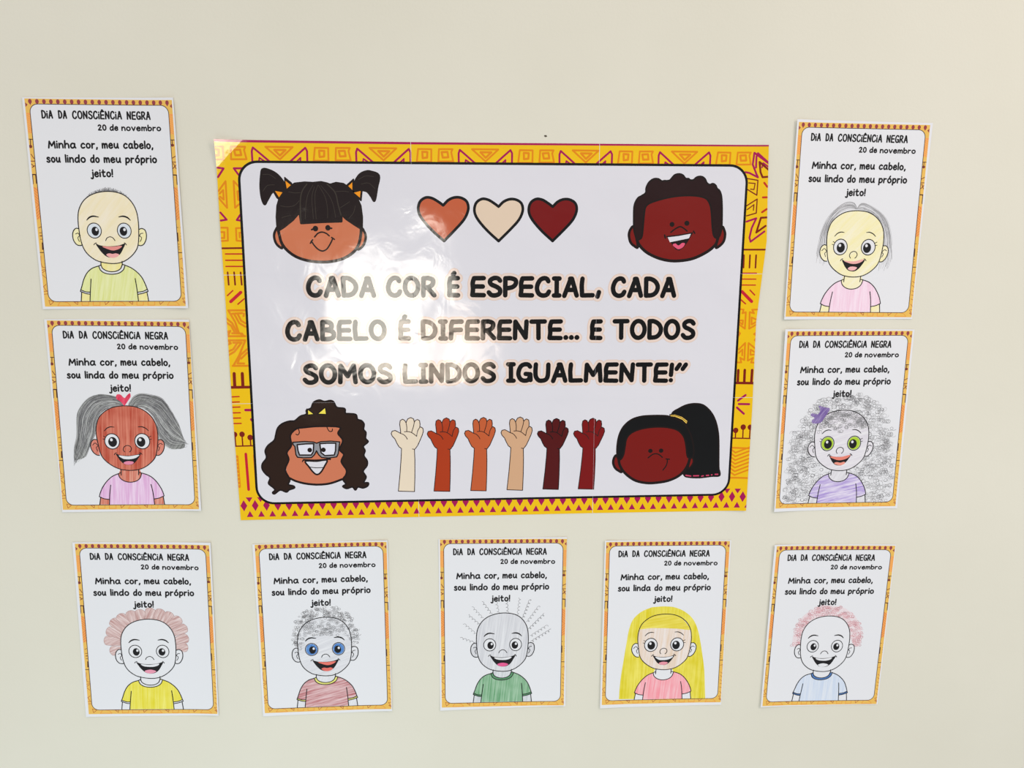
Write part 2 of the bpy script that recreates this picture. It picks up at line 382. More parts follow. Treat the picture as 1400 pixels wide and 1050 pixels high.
bm_d3 -3799,509 -3706,586
bm_l1 -3940,420 -3707,419
bm_l2 -3940,420 -3854,250 -3812,93 -3730,40
bm_l3 -3888,371 -3744,379
bm_l4 -3863,371 -3795,232 -3713,179
bm_l5 -3812,371 -3767,267 -3710,231
bm_l6 -3993,320 -3897,233 -3830,84
bm_l7 -3981,242 -3916,198 -3864,84
bm_l8 -3977,41 -3721,40
bm_l9 -3906,85 -3762,78
bm_l10 -3973,103 -3930,120 -3977,41
bm_l11 -3719,370 -3729,336
bm_k1 -3973,-20 -3725,-22
bm_k2 -3725,-22 -3824,-241 -3919,-399
bm_k3 -3898,-55 -3778,-56
bm_k4 -3788,-65 -3889,-187 -3978,-239
bm_k5 -3847,-65 -3904,-152 -3983,-186
bm_k6 -3707,-154 -3807,-241 -3857,-364
bm_k7 -3710,-206 -3801,-294
bm_k8 -3928,-399 -3705,-401
bm_k9 -3857,-364 -3763,-365
bm_k10 -3976,-81 -3933,-64 -3965,-29
bm_f1 -3915,-514 -3918,-701
bm_f2 -3798,-515 -3800,-703
bm_fb -4008,-722 -3715,-722
bm_g1 -3974,-866 -3865,-863
bm_g2 -3979,-947 -3867,-944
bm_g3 -3976,-1024 -3863,-1022
bo_g4 -3970,-1110 -3863,-1109
bo_g5 -3975,-1190 -3864,-1190
bo_g6 -3971,-1273 -3860,-1273
bo_mg -3784,-1070 -3673,-1072
bo_md -3709,-1215 -3692,-1235
bo_p1 -3963,-1453 -3959,-1618
bo_p2 -3858,-1445 -3857,-1619
bo_p3 -3740,-1495 -3739,-1621
bo_pb -3974,-1623 -3696,-1622
bo_c1 -3966,-1443 -3926,-1444 -3964,-1399
bo_c2 -3857,-1441 -3817,-1441 -3855,-1398
bo_c3 -3740,-1493 -3698,-1494 -3738,-1449
bo_red -3820,-1747 -3811,-2309
bo_or1 -3952,-1784 -3944,-2257
bo_or2 -3704,-1769 -3694,-2242
bo_dia -3897,-2563 -3846,-2564 -3892,-2473 -3726,-2566
bo_tri -3804,-2744 -3753,-2745 -3798,-2647
bo_ut -3807,-2405 -3758,-2406 -3812,-2499
bo_ut2 -3638,-2402 -3589,-2403 -3643,-2498
br_a1 4018,2530 3781,2695 3766,2528 3823,2401 3852,2345 3722,2408 3662,2419
br_a2 4024,2434 3864,2564 3886,2417 3919,2346 4012,2354
br_b1 3693,2328 3854,2302 3850,2088 3710,2168
br_b2 3721,2265 3815,2257 3803,2169 3752,2176
br_c1 3706,1934 3858,2032 3856,1829 3714,1788
br_c2 3717,1878 3815,1951 3811,1870
br_d1 3949,2266 3995,2210
br_d2 3941,2056 3995,2057
br_d3 3940,1841 4006,1887
br_e1 3718,1704 3860,1753 3800,1609 3774,1470 3794,1409 3991,1560
br_e2 4013,1765 3928,1760 3872,1544 4003,1642
br_bar 3689,1292 4015,1292
bs_v1 3706,1210 3709,1025
bs_v2 3797,1210 3798,1024
bs_v3 3888,1210 3888,1024
bs_h1 3697,943 3907,943
bs_h2 3702,853 3905,852
bs_h3 3697,764 3903,763
bs_d1 3706,665 3858,516
bs_d2 3826,687 3898,615
bs_d3 3681,553 3768,481
bs_a1 3689,400 3745,391 3729,337 3780,354 3779,101 3673,174
bs_a2 3689,228 3744,228 3739,165 3690,201
bs_b1 3957,395 3874,390 3905,336 3839,354 3844,100 3960,172
bs_b2 3957,236 3871,273 3878,164 3949,209
bs_c1 3703,-218 3795,-118 3796,-385 3729,-347 3751,-421 3695,-421
bs_c2 3706,-273 3759,-219 3759,-311
bs_e1 3973,-221 3847,-119 3849,-394 3925,-349 3901,-423 3976,-423
bs_e2 3973,-276 3884,-220 3885,-303 3959,-294
bs_m1 3967,54 3923,18 3971,-10
bs_m2 3680,56 3709,29 3683,-17
bs_m3 3963,-37 3937,-74 3967,-101
bs_f1 3808,-542 3808,-737
bs_f2 3928,-543 3928,-739
bs_f0 3711,-541 3712,-736
bq_f1 3811,-539 3813,-720
bq_f2 3924,-540 3922,-721
bq_fb 3681,-742 3972,-745
bq_k1 3732,-1021 3844,-933
bq_k2 3747,-1075 3906,-1077
bq_k3 3721,-1131 3833,-1230
bq_p1 3720,-1499 3721,-1610
bq_p2 3835,-1451 3837,-1612
bq_p3 3943,-1453 3942,-1613
bq_c1 3720,-1496 3762,-1497 3718,-1452
bq_c2 3835,-1444 3877,-1444 3833,-1399
bq_c3 3945,-1445 3987,-1446 3943,-1401
bq_pb 3653,-1621 3960,-1626
bq_chev 3648,-1775 3957,-1787 3971,-2271 3649,-2265
bq_ut1 3631,-2416 3676,-2417 3635,-2492
bq_ut2 3798,-2420 3843,-2421 3802,-2501
bq_dlast 3886,-2579 3931,-2580 3881,-2490
'''
SHEET_FIT = {
    'A': ([-572.46, 263.21], [[0.98925, -0.0004], [0.00652, 0.9992]], [[-100.88, 143.97], [101.88, 145.74], [101.47, -145.43], [-103.27, -145.99]]),
    'B': ([-574.75, -43.41], [[1.00288, -0.01562], [0.02001, 1.00098]], [[-101.07, 145.99], [103.37, 144.26], [100.78, -146.75], [-104.42, -145.15]]),
    'C': ([519.96, 241.73], [[1.00229, -0.011], [0.00669, 0.99948]], [[-101.99, 147.49], [105.05, 144.36], [100.58, -146.4], [-103.17, -145.77]]),
    'D': ([522.51, -64.83], [[0.99696, -0.00419], [0.00614, 0.99707]], [[-103.05, 145.93], [103.68, 143.98], [102.17, -146.2], [-102.64, -147.3]]),
    'E': ([-569.17, -384.67], [[0.99708, -0.03485], [0.02135, 0.9985]], [[-100.24, 148.16], [105.49, 142.96], [98.4, -149.07], [-107.43, -143.52]]),
    'F': ([-297.3, -390.23], [[1.00967, 8e-05], [0.00133, 1.00251]], [[-104.28, 143.73], [102.83, 145.44], [102.05, -146.66], [-104.14, -148.49]]),
    'G': ([-13.93, -392.23], [[1.00078, -0.01753], [0.00572, 1.0124]], [[-101.52, 146.79], [101.01, 145.51], [102.15, -147.64], [-103.59, -148.01]]),
    'H': ([249.78, -400.36], [[1.00501, -0.01755], [0.0046, 0.99546]], [[-101.95, 146.24], [103.31, 141.58], [100.85, -148.37], [-104.02, -146.13]]),
    'I': ([524.04, -414.38], [[0.9943, -0.02388], [0.02602, 0.99257]], [[-99.56, 146.46], [104.43, 141.26], [97.8, -144.73], [-106.13, -141.14]]),
}

P = {}
for _l in RAW.strip().split('\n'):
    _t = _l.split(' ')
    P[_t[0]] = np.array([[float(c) / 10.0 for c in q.split(',')] for q in _t[1:]])

# ------------------------------------------------------------------ materials
GAIN = 0.925


def lin(rgb):
    out = []
    for c in rgb:
        c = c / 255.0
        c = c / 12.92 if c <= 0.04045 else ((c + 0.055) / 1.055) ** 2.4
        out.append(min(0.95, c / GAIN))
    return out + [1.0]


MATS = {}


def base_mat(key):
    m = bpy.data.materials.new(key)
    m.use_nodes = True
    nt = m.node_tree
    b = nt.nodes['Principled BSDF']
    MATS[key] = m
    return m, nt, b


def matte(key, rgb, rough=0.75, spec=0.25):
    if key in MATS:
        return MATS[key]
    m, nt, b = base_mat(key)
    b.inputs['Base Color'].default_value = lin(rgb)
    b.inputs['Roughness'].default_value = rough
    b.inputs['Specular IOR Level'].default_value = spec
    return m


def new(nt, kind, **kw):
    n = nt.nodes.new(kind)
    for k_, v in kw.items():
        n.inputs[k_].default_value = v
    return n


FILM_OFFSET = (3.7, 0.0, 1.3)


def gloss_normal(nt, b):
    """Slow buckles and fine ripples of the clear film over the banner."""
    tc = nt.nodes.new('ShaderNodeTexCoord')
    n1 = new(nt, 'ShaderNodeTexNoise', Scale=7.5, Detail=1.5, Roughness=0.45)
    n2 = new(nt, 'ShaderNodeTexNoise', Scale=34.0, Detail=2.5, Roughness=0.5, Distortion=0.6)
    n3 = new(nt, 'ShaderNodeTexNoise', Scale=2.6, Detail=1.0, Roughness=0.4)
    mpn = nt.nodes.new('ShaderNodeMapping')
    mpn.inputs['Location'].default_value = FILM_OFFSET
    nt.links.new(tc.outputs['Object'], mpn.inputs['Vector'])
    for n in (n1, n2, n3):
        nt.links.new(mpn.outputs['Vector'], n.inputs['Vector'])
    a1 = nt.nodes.new('ShaderNodeMath'); a1.operation = 'MULTIPLY'; a1.inputs[1].default_value = 0.0042
    a2 = nt.nodes.new('ShaderNodeMath'); a2.operation = 'MULTIPLY'; a2.inputs[1].default_value = 0.00034
    a3 = nt.nodes.new('ShaderNodeMath'); a3.operation = 'MULTIPLY'; a3.inputs[1].default_value = 0.003
    nt.links.new(n1.outputs['Fac'], a1.inputs[0])
    nt.links.new(n2.outputs['Fac'], a2.inputs[0])
    nt.links.new(n3.outputs['Fac'], a3.inputs[0])
    s1 = nt.nodes.new('ShaderNodeMath'); s1.operation = 'ADD'
    s2 = nt.nodes.new('ShaderNodeMath'); s2.operation = 'ADD'
    nt.links.new(a1.outputs[0], s1.inputs[0]); nt.links.new(a2.outputs[0], s1.inputs[1])
    nt.links.new(s1.outputs[0], s2.inputs[0]); nt.links.new(a3.outputs[0], s2.inputs[1])
    bp = new(nt, 'ShaderNodeBump', Strength=1.0, Distance=1.0)
    nt.links.new(s2.outputs[0], bp.inputs['Height'])
    nt.links.new(bp.outputs['Normal'], b.inputs['Normal'])


def gloss(key, rgb):
    if key in MATS:
        return MATS[key]
    m, nt, b = base_mat(key)
    b.inputs['Base Color'].default_value = [max(0.004, c - 0.016) for c in lin(rgb)[:3]] + [1.0]
    b.inputs['Roughness'].default_value = 0.10
    b.inputs['Specular IOR Level'].default_value = 0.45
    gloss_normal(nt, b)
    return m


def crayon(key, dark, light, angle=90.0, across=420.0, along=22.0, lo=0.35, hi=0.66, patch=0.0):
    """Pencil or crayon strokes: colour streaks across the paper, seen at 'angle' degrees."""
    if key in MATS:
        return MATS[key]
    m, nt, b = base_mat(key)
    b.inputs['Roughness'].default_value = 0.8
    b.inputs['Specular IOR Level'].default_value = 0.2
    tc = nt.nodes.new('ShaderNodeTexCoord')
    m1 = nt.nodes.new('ShaderNodeMapping')
    m1.inputs['Rotation'].default_value = (0, math.radians(angle), 0)
    m2 = nt.nodes.new('ShaderNodeMapping')
    m2.inputs['Scale'].default_value = (along, 1.0, across)
    nt.links.new(tc.outputs['Object'], m1.inputs['Vector'])
    nt.links.new(m1.outputs['Vector'], m2.inputs['Vector'])
    n1 = new(nt, 'ShaderNodeTexNoise', Scale=1.0, Detail=3.0, Roughness=0.65, Distortion=0.3)
    nt.links.new(m2.outputs['Vector'], n1.inputs['Vector'])
    n2 = new(nt, 'ShaderNodeTexNoise', Scale=38.0, Detail=2.0, Roughness=0.5)
    nt.links.new(tc.outputs['Object'], n2.inputs['Vector'])
    mix = nt.nodes.new('ShaderNodeMath'); mix.operation = 'MULTIPLY_ADD'
    mix.inputs[1].default_value = patch
    nt.links.new(n2.outputs['Fac'], mix.inputs[0])
    nt.links.new(n1.outputs['Fac'], mix.inputs[2])
    mr = nt.nodes.new('ShaderNodeMapRange')
    mr.inputs['From Min'].default_value = lo + 0.5 * patch
    mr.inputs['From Max'].default_value = hi + 0.5 * patch
    nt.links.new(mix.outputs[0], mr.inputs['Value'])
    cr = nt.nodes.new('ShaderNodeValToRGB')
    cr.color_ramp.elements[0].color = lin(dark)
    cr.color_ramp.elements[1].color = lin(light)
    nt.links.new(mr.outputs['Result'], cr.inputs['Fac'])
    nt.links.new(cr.outputs['Color'], b.inputs['Base Color'])
    return m


PAPER = matte('drawing_paper', (222, 222, 226))
INK = matte('black_ink', (26, 25, 27))
LINE = matte('line_ink', (32, 30, 33))

# ------------------------------------------------------------------ flat artwork


def smooth(pts, closed=False, n=6):
    pts = np.asarray(pts, float)
    N = len(pts)
    if N < 3:
        return pts
    out = []
    rng = range(N) if closed else range(N - 1)
    for i in rng:
        p1, p2 = pts[i], pts[(i + 1) % N]
        p0 = pts[i - 1] if (closed or i > 0) else 2 * p1 - p2
        p3 = pts[(i + 2) % N] if (closed or i + 2 < N) else 2 * p2 - p1
        for k_ in range(n):
            t = k_ / n
            out.append(0.5 * ((2 * p1) + (p2 - p0) * t + (2 * p0 - 5 * p1 + 4 * p2 - p3) * t * t + (3 * p1 - p0 - 3 * p2 + p3) * t ** 3))
    if not closed:
        out.append(pts[-1])
    return np.array(out)


def ccw(p):
    x, y = p[:, 0], p[:, 1]
    a = np.sum(x * np.roll(y, -1) - y * np.roll(x, -1))
    return p if a > 0 else p[::-1]


def arc(c, r, a0, a1, n):
    t = np.linspace(a0, a1, n)
    return np.c_[c[0] + r * np.cos(t), c[1] + r * np.sin(t)]


def capsule(p, q, r1, r2=None, n=7):
    r2 = r1 if r2 is None else r2
    d = q - p
    a = math.atan2(d[1], d[0])
    return np.concatenate([arc(q, r2, a - math.pi / 2, a + math.pi / 2, n), arc(p, r1, a + math.pi / 2, a + 1.5 * math.pi, n)])


def ribbon(pts, w, n=7):
    """Closed outline of a smooth line with round ends. w: one width or one per point."""
    pts = np.asarray(pts, float)
    r = (np.ones(len(pts)) * w) / 2.0
    d = np.gradient(pts, axis=0)
    d /= np.maximum(np.linalg.norm(d, axis=1), 1e-9)[:, None]
    nn = np.c_[-d[:, 1], d[:, 0]]
    L = pts + nn * r[:, None]
    R = pts - nn * r[:, None]
    a0 = math.atan2(d[0, 1], d[0, 0])
    a1 = math.atan2(d[-1, 1], d[-1, 0])
    e = arc(pts[-1], r[-1], a1 - math.pi / 2, a1 + math.pi / 2, n)[1:-1]
    s = arc(pts[0], r[0], a0 + math.pi / 2, a0 + 1.5 * math.pi, n)[1:-1]
    return np.concatenate([R, e, L[::-1], s])


def ellipse(c, rx, ry, n=36):
    t = np.linspace(0, 2 * math.pi, n, endpoint=False)
    return np.c_[c[0] + rx * np.cos(t), c[1] + ry * np.sin(t)]


def disc3(p, n=30, g=1.0):
    return ellipse(p[0], abs(p[1][0] - p[0][0]) * g, abs(p[2][1] - p[0][1]) * g, n)


def cdt(items, clip=None, drop=None):
    """items: list of (polygon, material). Later ones lie on top. Returns verts, tris, material per tri."""
    V, F = [], []
    polys = ([(clip, None)] if clip is not None else []) + items + ([(drop, None)] if drop is not None else [])
    for p, m in polys:
        p = ccw(np.asarray(p, float))
        F.append(list(range(len(V), len(V) + len(p))))
        V.extend([Vector((float(a), float(b_))) for a, b_ in p])
    v2, e2, f2, ov, oe, of = delaunay_2d_cdt(V, [], F, 0, 1e-5, False)
    vv = np.array([[a.x, a.y] for a in v2]).reshape(-1, 2)
    tri = np.array([list(f) for f in f2], dtype=int).reshape(-1, 3)
    cen = vv[tri].mean(axis=1)
    own = np.full(len(tri), -1)
    ok = np.ones(len(tri), bool)
    for k_, (p, m) in enumerate(polys):
        p = np.asarray(p, float)
        lo, hi = p.min(axis=0), p.max(axis=0)
        idx = np.nonzero((cen[:, 0] >= lo[0]) & (cen[:, 0] <= hi[0]) & (cen[:, 1] >= lo[1]) & (cen[:, 1] <= hi[1]))[0]
        c = cen[idx]
        q = np.roll(p, -1, axis=0)
        w = np.zeros(len(idx), int)
        for (ax, ay), (bx, by) in zip(p, q):
            side = (bx - ax) * (c[:, 1] - ay) - (c[:, 0] - ax) * (by - ay)
            w += ((ay <= c[:, 1]) & (by > c[:, 1]) & (side > 0)).astype(int) - ((ay > c[:, 1]) & (by <= c[:, 1]) & (side < 0)).astype(int)
        hit = idx[w != 0]
        if clip is not None and k_ == 0:
            ok[:] = False
            ok[hit] = True
        else:
            own[hit] = k_
    if drop is not None:
        ok &= own != len(polys) - 1
    keep = np.nonzero(ok & (own >= 0))[0]
    return vv, [list(map(int, tri[i])) for i in keep], [polys[own[i]][1] for i in keep]


def cut_grid(bm, cuts, lo, hi):
    """Slice flat artwork along the fold lines of its sheet so that it can follow the curl."""
    planes = [((c, 0, 0), (1, 0, 0), lo[0], hi[0], c) for c in cuts[0]] + [((0, c, 0), (0, 1, 0), lo[1], hi[1], c) for c in cuts[1]]
    if len(cuts) > 2:
        q = 0.5 ** 0.5
        planes += [((-c * q, c * q, 0), (-q, q, 0), (-hi[0] + lo[1]) * q, (-lo[0] + hi[1]) * q, c) for c in cuts[2]]
    for co, no, a, b_, c in planes:
        if a < c < b_:
            bmesh.ops.bisect_plane(bm, geom=bm.verts[:] + bm.edges[:] + bm.faces[:], dist=1e-6, plane_co=co, plane_no=no)


class Art:
    def __init__(self):
        self.items = []      # united polygons
        self.loose = []      # ready triangulations: (verts, tris, mats, lift)

    def fill(self, pts, m):
        self.items.append((np.asarray(pts, float), m))
        return self

    def line(self, pts, w, m, sm=True, closed=False, n=5):
        pts = np.asarray(pts, float)
        if sm and len(pts) > 2:
            q = smooth(pts, closed, n)
            if closed:
                q = np.concatenate([q, q[:1]])
                for i in range(0, len(q) - 1):
                    self.items.append((capsule(q[i], q[i + 1], w / 2, None, 4), m))
            else:
                self.items.append((ribbon(q, w), m))
        else:
            if closed:
                pts = np.concatenate([pts, pts[:1]])
            for a, b_ in zip(pts[:-1], pts[1:]):
                self.items.append((capsule(a, b_, w / 2), m))
        return self

    def taper(self, pts, w0, w1, m):
        q = smooth(pts, False, 6)
        t = np.linspace(0, 1, len(q))
        self.items.append((ribbon(q, w0 + (w1 - w0) * np.sin(t * math.pi) ** 0.8), m))
        return self

    def flush(self, clip=None, drop=None):
        if self.items:
            v, t, mm = cdt(self.items, clip, drop)
            self.loose.append((v, t, mm, 0.0))
            self.items = []
        return self

    def scribble(self, pts, w, m, lift):
        """A pencil line as a plain strip (lines cross each other at tiny height steps)."""
        pts = np.asarray(pts, float)
        d = np.gradient(pts, axis=0)
        d /= np.maximum(np.linalg.norm(d, axis=1), 1e-9)[:, None]
        nn = np.c_[-d[:, 1], d[:, 0]] * (w / 2.0)
        v = np.concatenate([pts + nn, pts - nn])
        N = len(pts)
        t = [[i, N + i, N + i + 1, i + 1] for i in range(N - 1)]
        self.loose.append((v, t, [m] * len(t), lift))
        return self

    def build(self, name, parent, mp, level, cuts=None, slits=None, panel=None, clip=None):
        self.flush(clip)
        ml, me_v, me_f, me_m, lifts = [], [], [], [], []
        for v, t, mm, lift in self.loose:
            o = len(me_v)
            me_v.extend([(a, b_, lift) for a, b_ in v])
            for f, m in zip(t, mm):
                if m not in ml:
                    ml.append(m)
                me_f.append([q + o for q in f])
                me_m.append(ml.index(m))
        bm = bmesh.new()
        vs = [bm.verts.new(c) for c in me_v]
        for f, mi in zip(me_f, me_m):
            try:
                nf = bm.faces.new([vs[q] for q in f])
                nf.material_index = mi
            except ValueError:
                pass
        bmesh.ops.delete(bm, geom=[v for v in bm.verts if not v.link_faces], context='VERTS')
        if cuts:
            lo = np.min(np.array(me_v), axis=0)
            hi = np.max(np.array(me_v), axis=0)
            cut_grid(bm, cuts, lo, hi)
        if slits:
            dead = [f for f in bm.faces if slits(f.calc_center_median())]
            bmesh.ops.delete(bm, geom=dead, context='FACES')
            bmesh.ops.delete(bm, geom=[v for v in bm.verts if not v.link_faces], context='VERTS')
        if panel:
            fz = {}
            for f in bm.faces:
                z = panel(f.calc_center_median())
                for v in f.verts:
                    fz[v] = z
        for v in bm.verts:
            x, y, lf = v.co
            h = level + lf + (fz.get(v, 0.0) if panel else 0.0)
            v.co = mp(x, y, h)
        for f in bm.faces:
            f.normal_update()
            if f.normal.y > 0:
                f.normal_flip()
        return link_bm(name, bm, ml, parent)


def link_bm(name, bm, mats, parent=None):
    me = bpy.data.meshes.new(name)
    bm.to_mesh(me)
    bm.free()
    for m in mats:
        me.materials.append(m)
    o = bpy.data.objects.new(name, me)
    COL.objects.link(o)
    if parent is not None:
        o.parent = parent
    return o


# ------------------------------------------------------------------ hand-drawn letter shapes
# each stroke: (kind, points); kind s = smooth, l = straight pieces. Height 100 = capital height
GLY = {
 'A': [('l', [(3, 0), (30, 94)]), ('l', [(36, 97), (58, 2)]), ('l', [(28, 97), (36, 97)]), ('l', [(16, 34), (50, 34)])],
 'B': [('l', [(8, 98), (5, 2)]), ('s', [(8, 98), (32, 98), (47, 86), (46, 66), (34, 56), (9, 54)]), ('s', [(9, 54), (40, 50), (56, 36), (54, 14), (36, 3), (5, 2)])],
 'C': [('s', [(54, 82), (48, 95), (34, 99), (18, 89), (7, 65), (4, 38), (12, 12), (30, 1), (48, 7), (57, 24)])],
 'D': [('l', [(5, 98), (6, 2)]), ('s', [(5, 98), (26, 97), (48, 82), (60, 54), (54, 24), (36, 6), (6, 2)])],
 'E': [('l', [(54, 98), (12, 97)]), ('s', [(12, 97), (6, 70), (7, 35), (4, 3)]), ('l', [(4, 3), (54, 2)]), ('l', [(8, 51), (50, 51)])],
 'F': [('l', [(54, 98), (12, 97)]), ('s', [(12, 97), (7, 70), (8, 35), (5, 2)]), ('l', [(8, 50), (50, 51)])],
 'G': [('s', [(56, 84), (48, 96), (32, 98), (16, 88), (6, 64), (4, 36), (14, 10), (32, 2), (50, 10), (57, 40)]), ('l', [(57, 40), (36, 42)]), ('l', [(57, 40), (58, 6)])],
 'I': [('l', [(16, 98), (16, 2)]), ('l', [(4, 98), (28, 98)]), ('l', [(4, 2), (28, 2)])],
 'L': [('s', [(8, 98), (5, 60), (6, 30), (7, 3)]), ('l', [(7, 3), (54, 4)])],
 'M': [('l', [(5, 2), (9, 96)]), ('l', [(9, 96), (38, 36)]), ('l', [(38, 36), (66, 97)]), ('l', [(66, 97), (72, 2)])],
 'N': [('l', [(6, 2), (8, 97)]), ('l', [(8, 97), (54, 5)]), ('l', [(54, 5), (58, 98)])],
 'O': [('c', [(34, 50), (30, 49)])],
 'P': [('l', [(8, 98), (7, 2)]), ('s', [(8, 97), (32, 98), (52, 88), (53, 66), (38, 48), (9, 40)])],
 'R': [('l', [(8, 98), (6, 2)]), ('s', [(8, 97), (34, 98), (52, 86), (48, 62), (30, 48), (9, 46)]), ('l', [(26, 46), (56, 3)])],
 'S': [('s', [(54, 84), (44, 97), (26, 98), (10, 84), (14, 64), (34, 52), (52, 36), (52, 14), (36, 2), (16, 3), (4, 18)])],
 'T': [('l', [(2, 97), (62, 98)]), ('l', [(33, 97), (34, 2)])],
 'U': [('s', [(6, 98), (4, 60), (6, 26), (18, 5), (34, 2), (52, 10), (60, 36), (62, 97)])],
 '!': [('l', [(12, 97), (9, 36)]), ('l', [(9, 5), (9.5, 5)])],
 ',': [('l', [(14, 22), (8, -4)])],
 '.': [('l', [(7, 5), (10, 5)]), ('l', [(8.5, 7), (8.5, 4)])],
 '"': [('l', [(6, 72), (20, 98)]), ('l', [(34, 72), (48, 98)])],
}
GLY['É'] = GLY['E'] + [('l', [(28, 118), (34, 126)])]
TIT = dict(GLY)
TIT['i'] = [('l', [(8, 62), (8, 2)]), ('l', [(9, 88), (9.5, 88)])]
TIT['Ê'] = GLY['E'] + [('l', [(24, 112), (32, 120)]), ('l', [(32, 120), (40, 112)])]
LOW = {
 'M': [('l', [(2, 0), (12, 82)]), ('l', [(12, 82), (32, 26)]), ('l', [(32, 26), (60, 80)]), ('l', [(60, 80), (64, 0)])],
 'a': [('s', [(44, 50), (26, 59), (10, 46), (5, 22), (14, 2), (30, 4), (42, 22), (44, 50)]), ('s', [(45, 56), (43, 24), (52, 1)])],
 'b': [('s', [(8, 92), (6, 50), (7, 4)]), ('s', [(7, 38), (24, 56), (42, 46), (46, 22), (32, 2), (16, 1), (7, 10)])],
 'c': [('s', [(44, 48), (30, 59), (13, 48), (5, 25), (14, 4), (30, 1), (44, 10)])],
 'd': [('s', [(44, 50), (26, 57), (10, 44), (5, 22), (14, 2), (30, 4), (44, 24)]), ('s', [(48, 92), (46, 50), (46, 1)])],
 'e': [('s', [(8, 28), (28, 32), (44, 36), (38, 54), (24, 59), (9, 44), (5, 22), (16, 2), (32, 1), (46, 12)])],
 'h': [('s', [(8, 92), (6, 50), (6, 1)]), ('s', [(7, 34), (20, 54), (36, 52), (42, 30), (43, 1)])],
 'i': [('l', [(8, 56), (8, 2)]), ('l', [(8, 82), (8.5, 82)])],
 'j': [('s', [(20, 56), (21, 10), (18, -18), (6, -25), (-4, -19)]), ('l', [(20, 82), (20.5, 82)])],
 'l': [('l', [(8, 92), (8, 2)])],
 'm': [('l', [(6, 57), (5, 1)]), ('s', [(6, 36), (17, 55), (28, 52), (32, 30), (32, 1)]), ('s', [(32, 36), (44, 55), (56, 52), (60, 30), (61, 1)])],
 'n': [('l', [(6, 57), (5, 1)]), ('s', [(6, 34), (20, 55), (35, 52), (41, 30), (42, 1)])],
 'o': [('c', [(26, 29), (21, 28)])],
 'p': [('l', [(8, 56), (5, -27)]), ('s', [(8, 38), (24, 57), (42, 48), (45, 24), (32, 4), (17, 2), (7, 14)])],
 'r': [('l', [(8, 57), (6, 1)]), ('s', [(7, 32), (18, 52), (36, 54)])],
 's': [('s', [(40, 50), (28, 59), (12, 55), (9, 42), (24, 31), (39, 20), (36, 5), (20, 0), (4, 8)])],
 't': [('s', [(18, 84), (16, 40), (18, 8), (28, 2), (40, 6)]), ('l', [(2, 57), (38, 59)])],
 'u': [('s', [(6, 57), (5, 24), (14, 4), (28, 5), (40, 24), (45, 57)]), ('s', [(45, 57), (44, 22), (50, 1)])],
 'v': [('l', [(3, 58), (23, 1)]), ('l', [(23, 1), (43, 58)])],
 '2': [('s', [(5, 70), (20, 86), (38, 80), (42, 62), (28, 36), (6, 4)]), ('l', [(6, 4), (50, 4)])],
 '0': [('c', [(28, 44), (23, 42)])],
 '!': [('l', [(10, 90), (8, 28)]), ('l', [(8, 3), (8.5, 3)])],
 ',': [('l', [(12, 6), (6, -14)])],
}
LOW['ó'] = LOW['o'] + [('l', [(26, 76), (36, 90)])]
ADV = 12.0


def word_strokes(word, font, gap):
    out, x = [], 0.0
    for ch in word:
        g = font[ch]
        xs = []
        for kd, p in g:
            xs += [p[0][0] - p[1][0], p[0][0] + p[1][0]] if kd == 'c' else [q[0] for q in p]
        x0, x1 = min(xs), max(xs)
        out.append([(kd, [((q[0] - x0 + x if not (kd == 'c' and i == 1) else q[0]), q[1]) for i, q in enumerate(p)]) for kd, p in g])
        x += x1 - x0 + gap
    return out, x - gap


def glyph_polys(strokes, fx, fy, ox, oy, slope, w):
    polys = []
    for kd, p in strokes:
        if kd == 'c':
            c = (p[0][0] * fx + ox, p[0][1] * fy + oy + slope * p[0][0] * fx)
            e = ellipse(c, p[1][0] * fx, p[1][1] * fy, 30)
            e = np.concatenate([e, e[:1]])
            for a, b_ in zip(e[:-1], e[1:]):
                polys.append(capsule(a, b_, w / 2, None, 4))
        else:
            q = np.array([[a * fx + ox, b_ * fy + oy + slope * a * fx] for a, b_ in p])
            if kd == 's' and len(q) > 2:
                s = smooth(q, False, 5)
                for a, b_ in zip(s[:-1], s[1:]):
                    polys.append(capsule(a, b_, w / 2, None, 5))
            else:
                for a, b_ in zip(q[:-1], q[1:]):
                    polys.append(capsule(a, b_, w / 2))
    return polys


def text(art, word, font, x0, y0, x1, y1, h, w, mats, gap=ADV, extra=()):
    """Fit a word between its two baseline ends. h: height of 100 units; w: pen width;
    extra: (added width, material) underlays for the outline behind the letters."""
    # the pen width comes between the letters too
    n_gap = len(word) - 1
    _, tw0 = word_strokes(word, font, 0.0)
    fx = (x1 - x0 - w - n_gap * w * 0.92) / (tw0 + n_gap * gap)
    st, tw = word_strokes(word, font, gap + w * 0.92 / fx)
    fy = (h - w) / 100.0
    slope = (y1 - y0) / (x1 - x0)
    for n_, g in enumerate(st):
        under = []
        for ad, m in extra:
            under += [(p, m) for p in glyph_polys(g, fx, fy, x0 + w / 2, y0 + w / 2, slope, w + ad)]
        if under:
            v, t, mm = cdt(under)
            art.loose.append((v, t, mm, 0.0012 * (n_ % 3)))
        v, t, mm = cdt([(p, mats) for p in glyph_polys(g, fx, fy, x0 + w / 2, y0 + w / 2, slope, w)])
        art.loose.append((v, t, mm, 0.03 if under else 0.0))


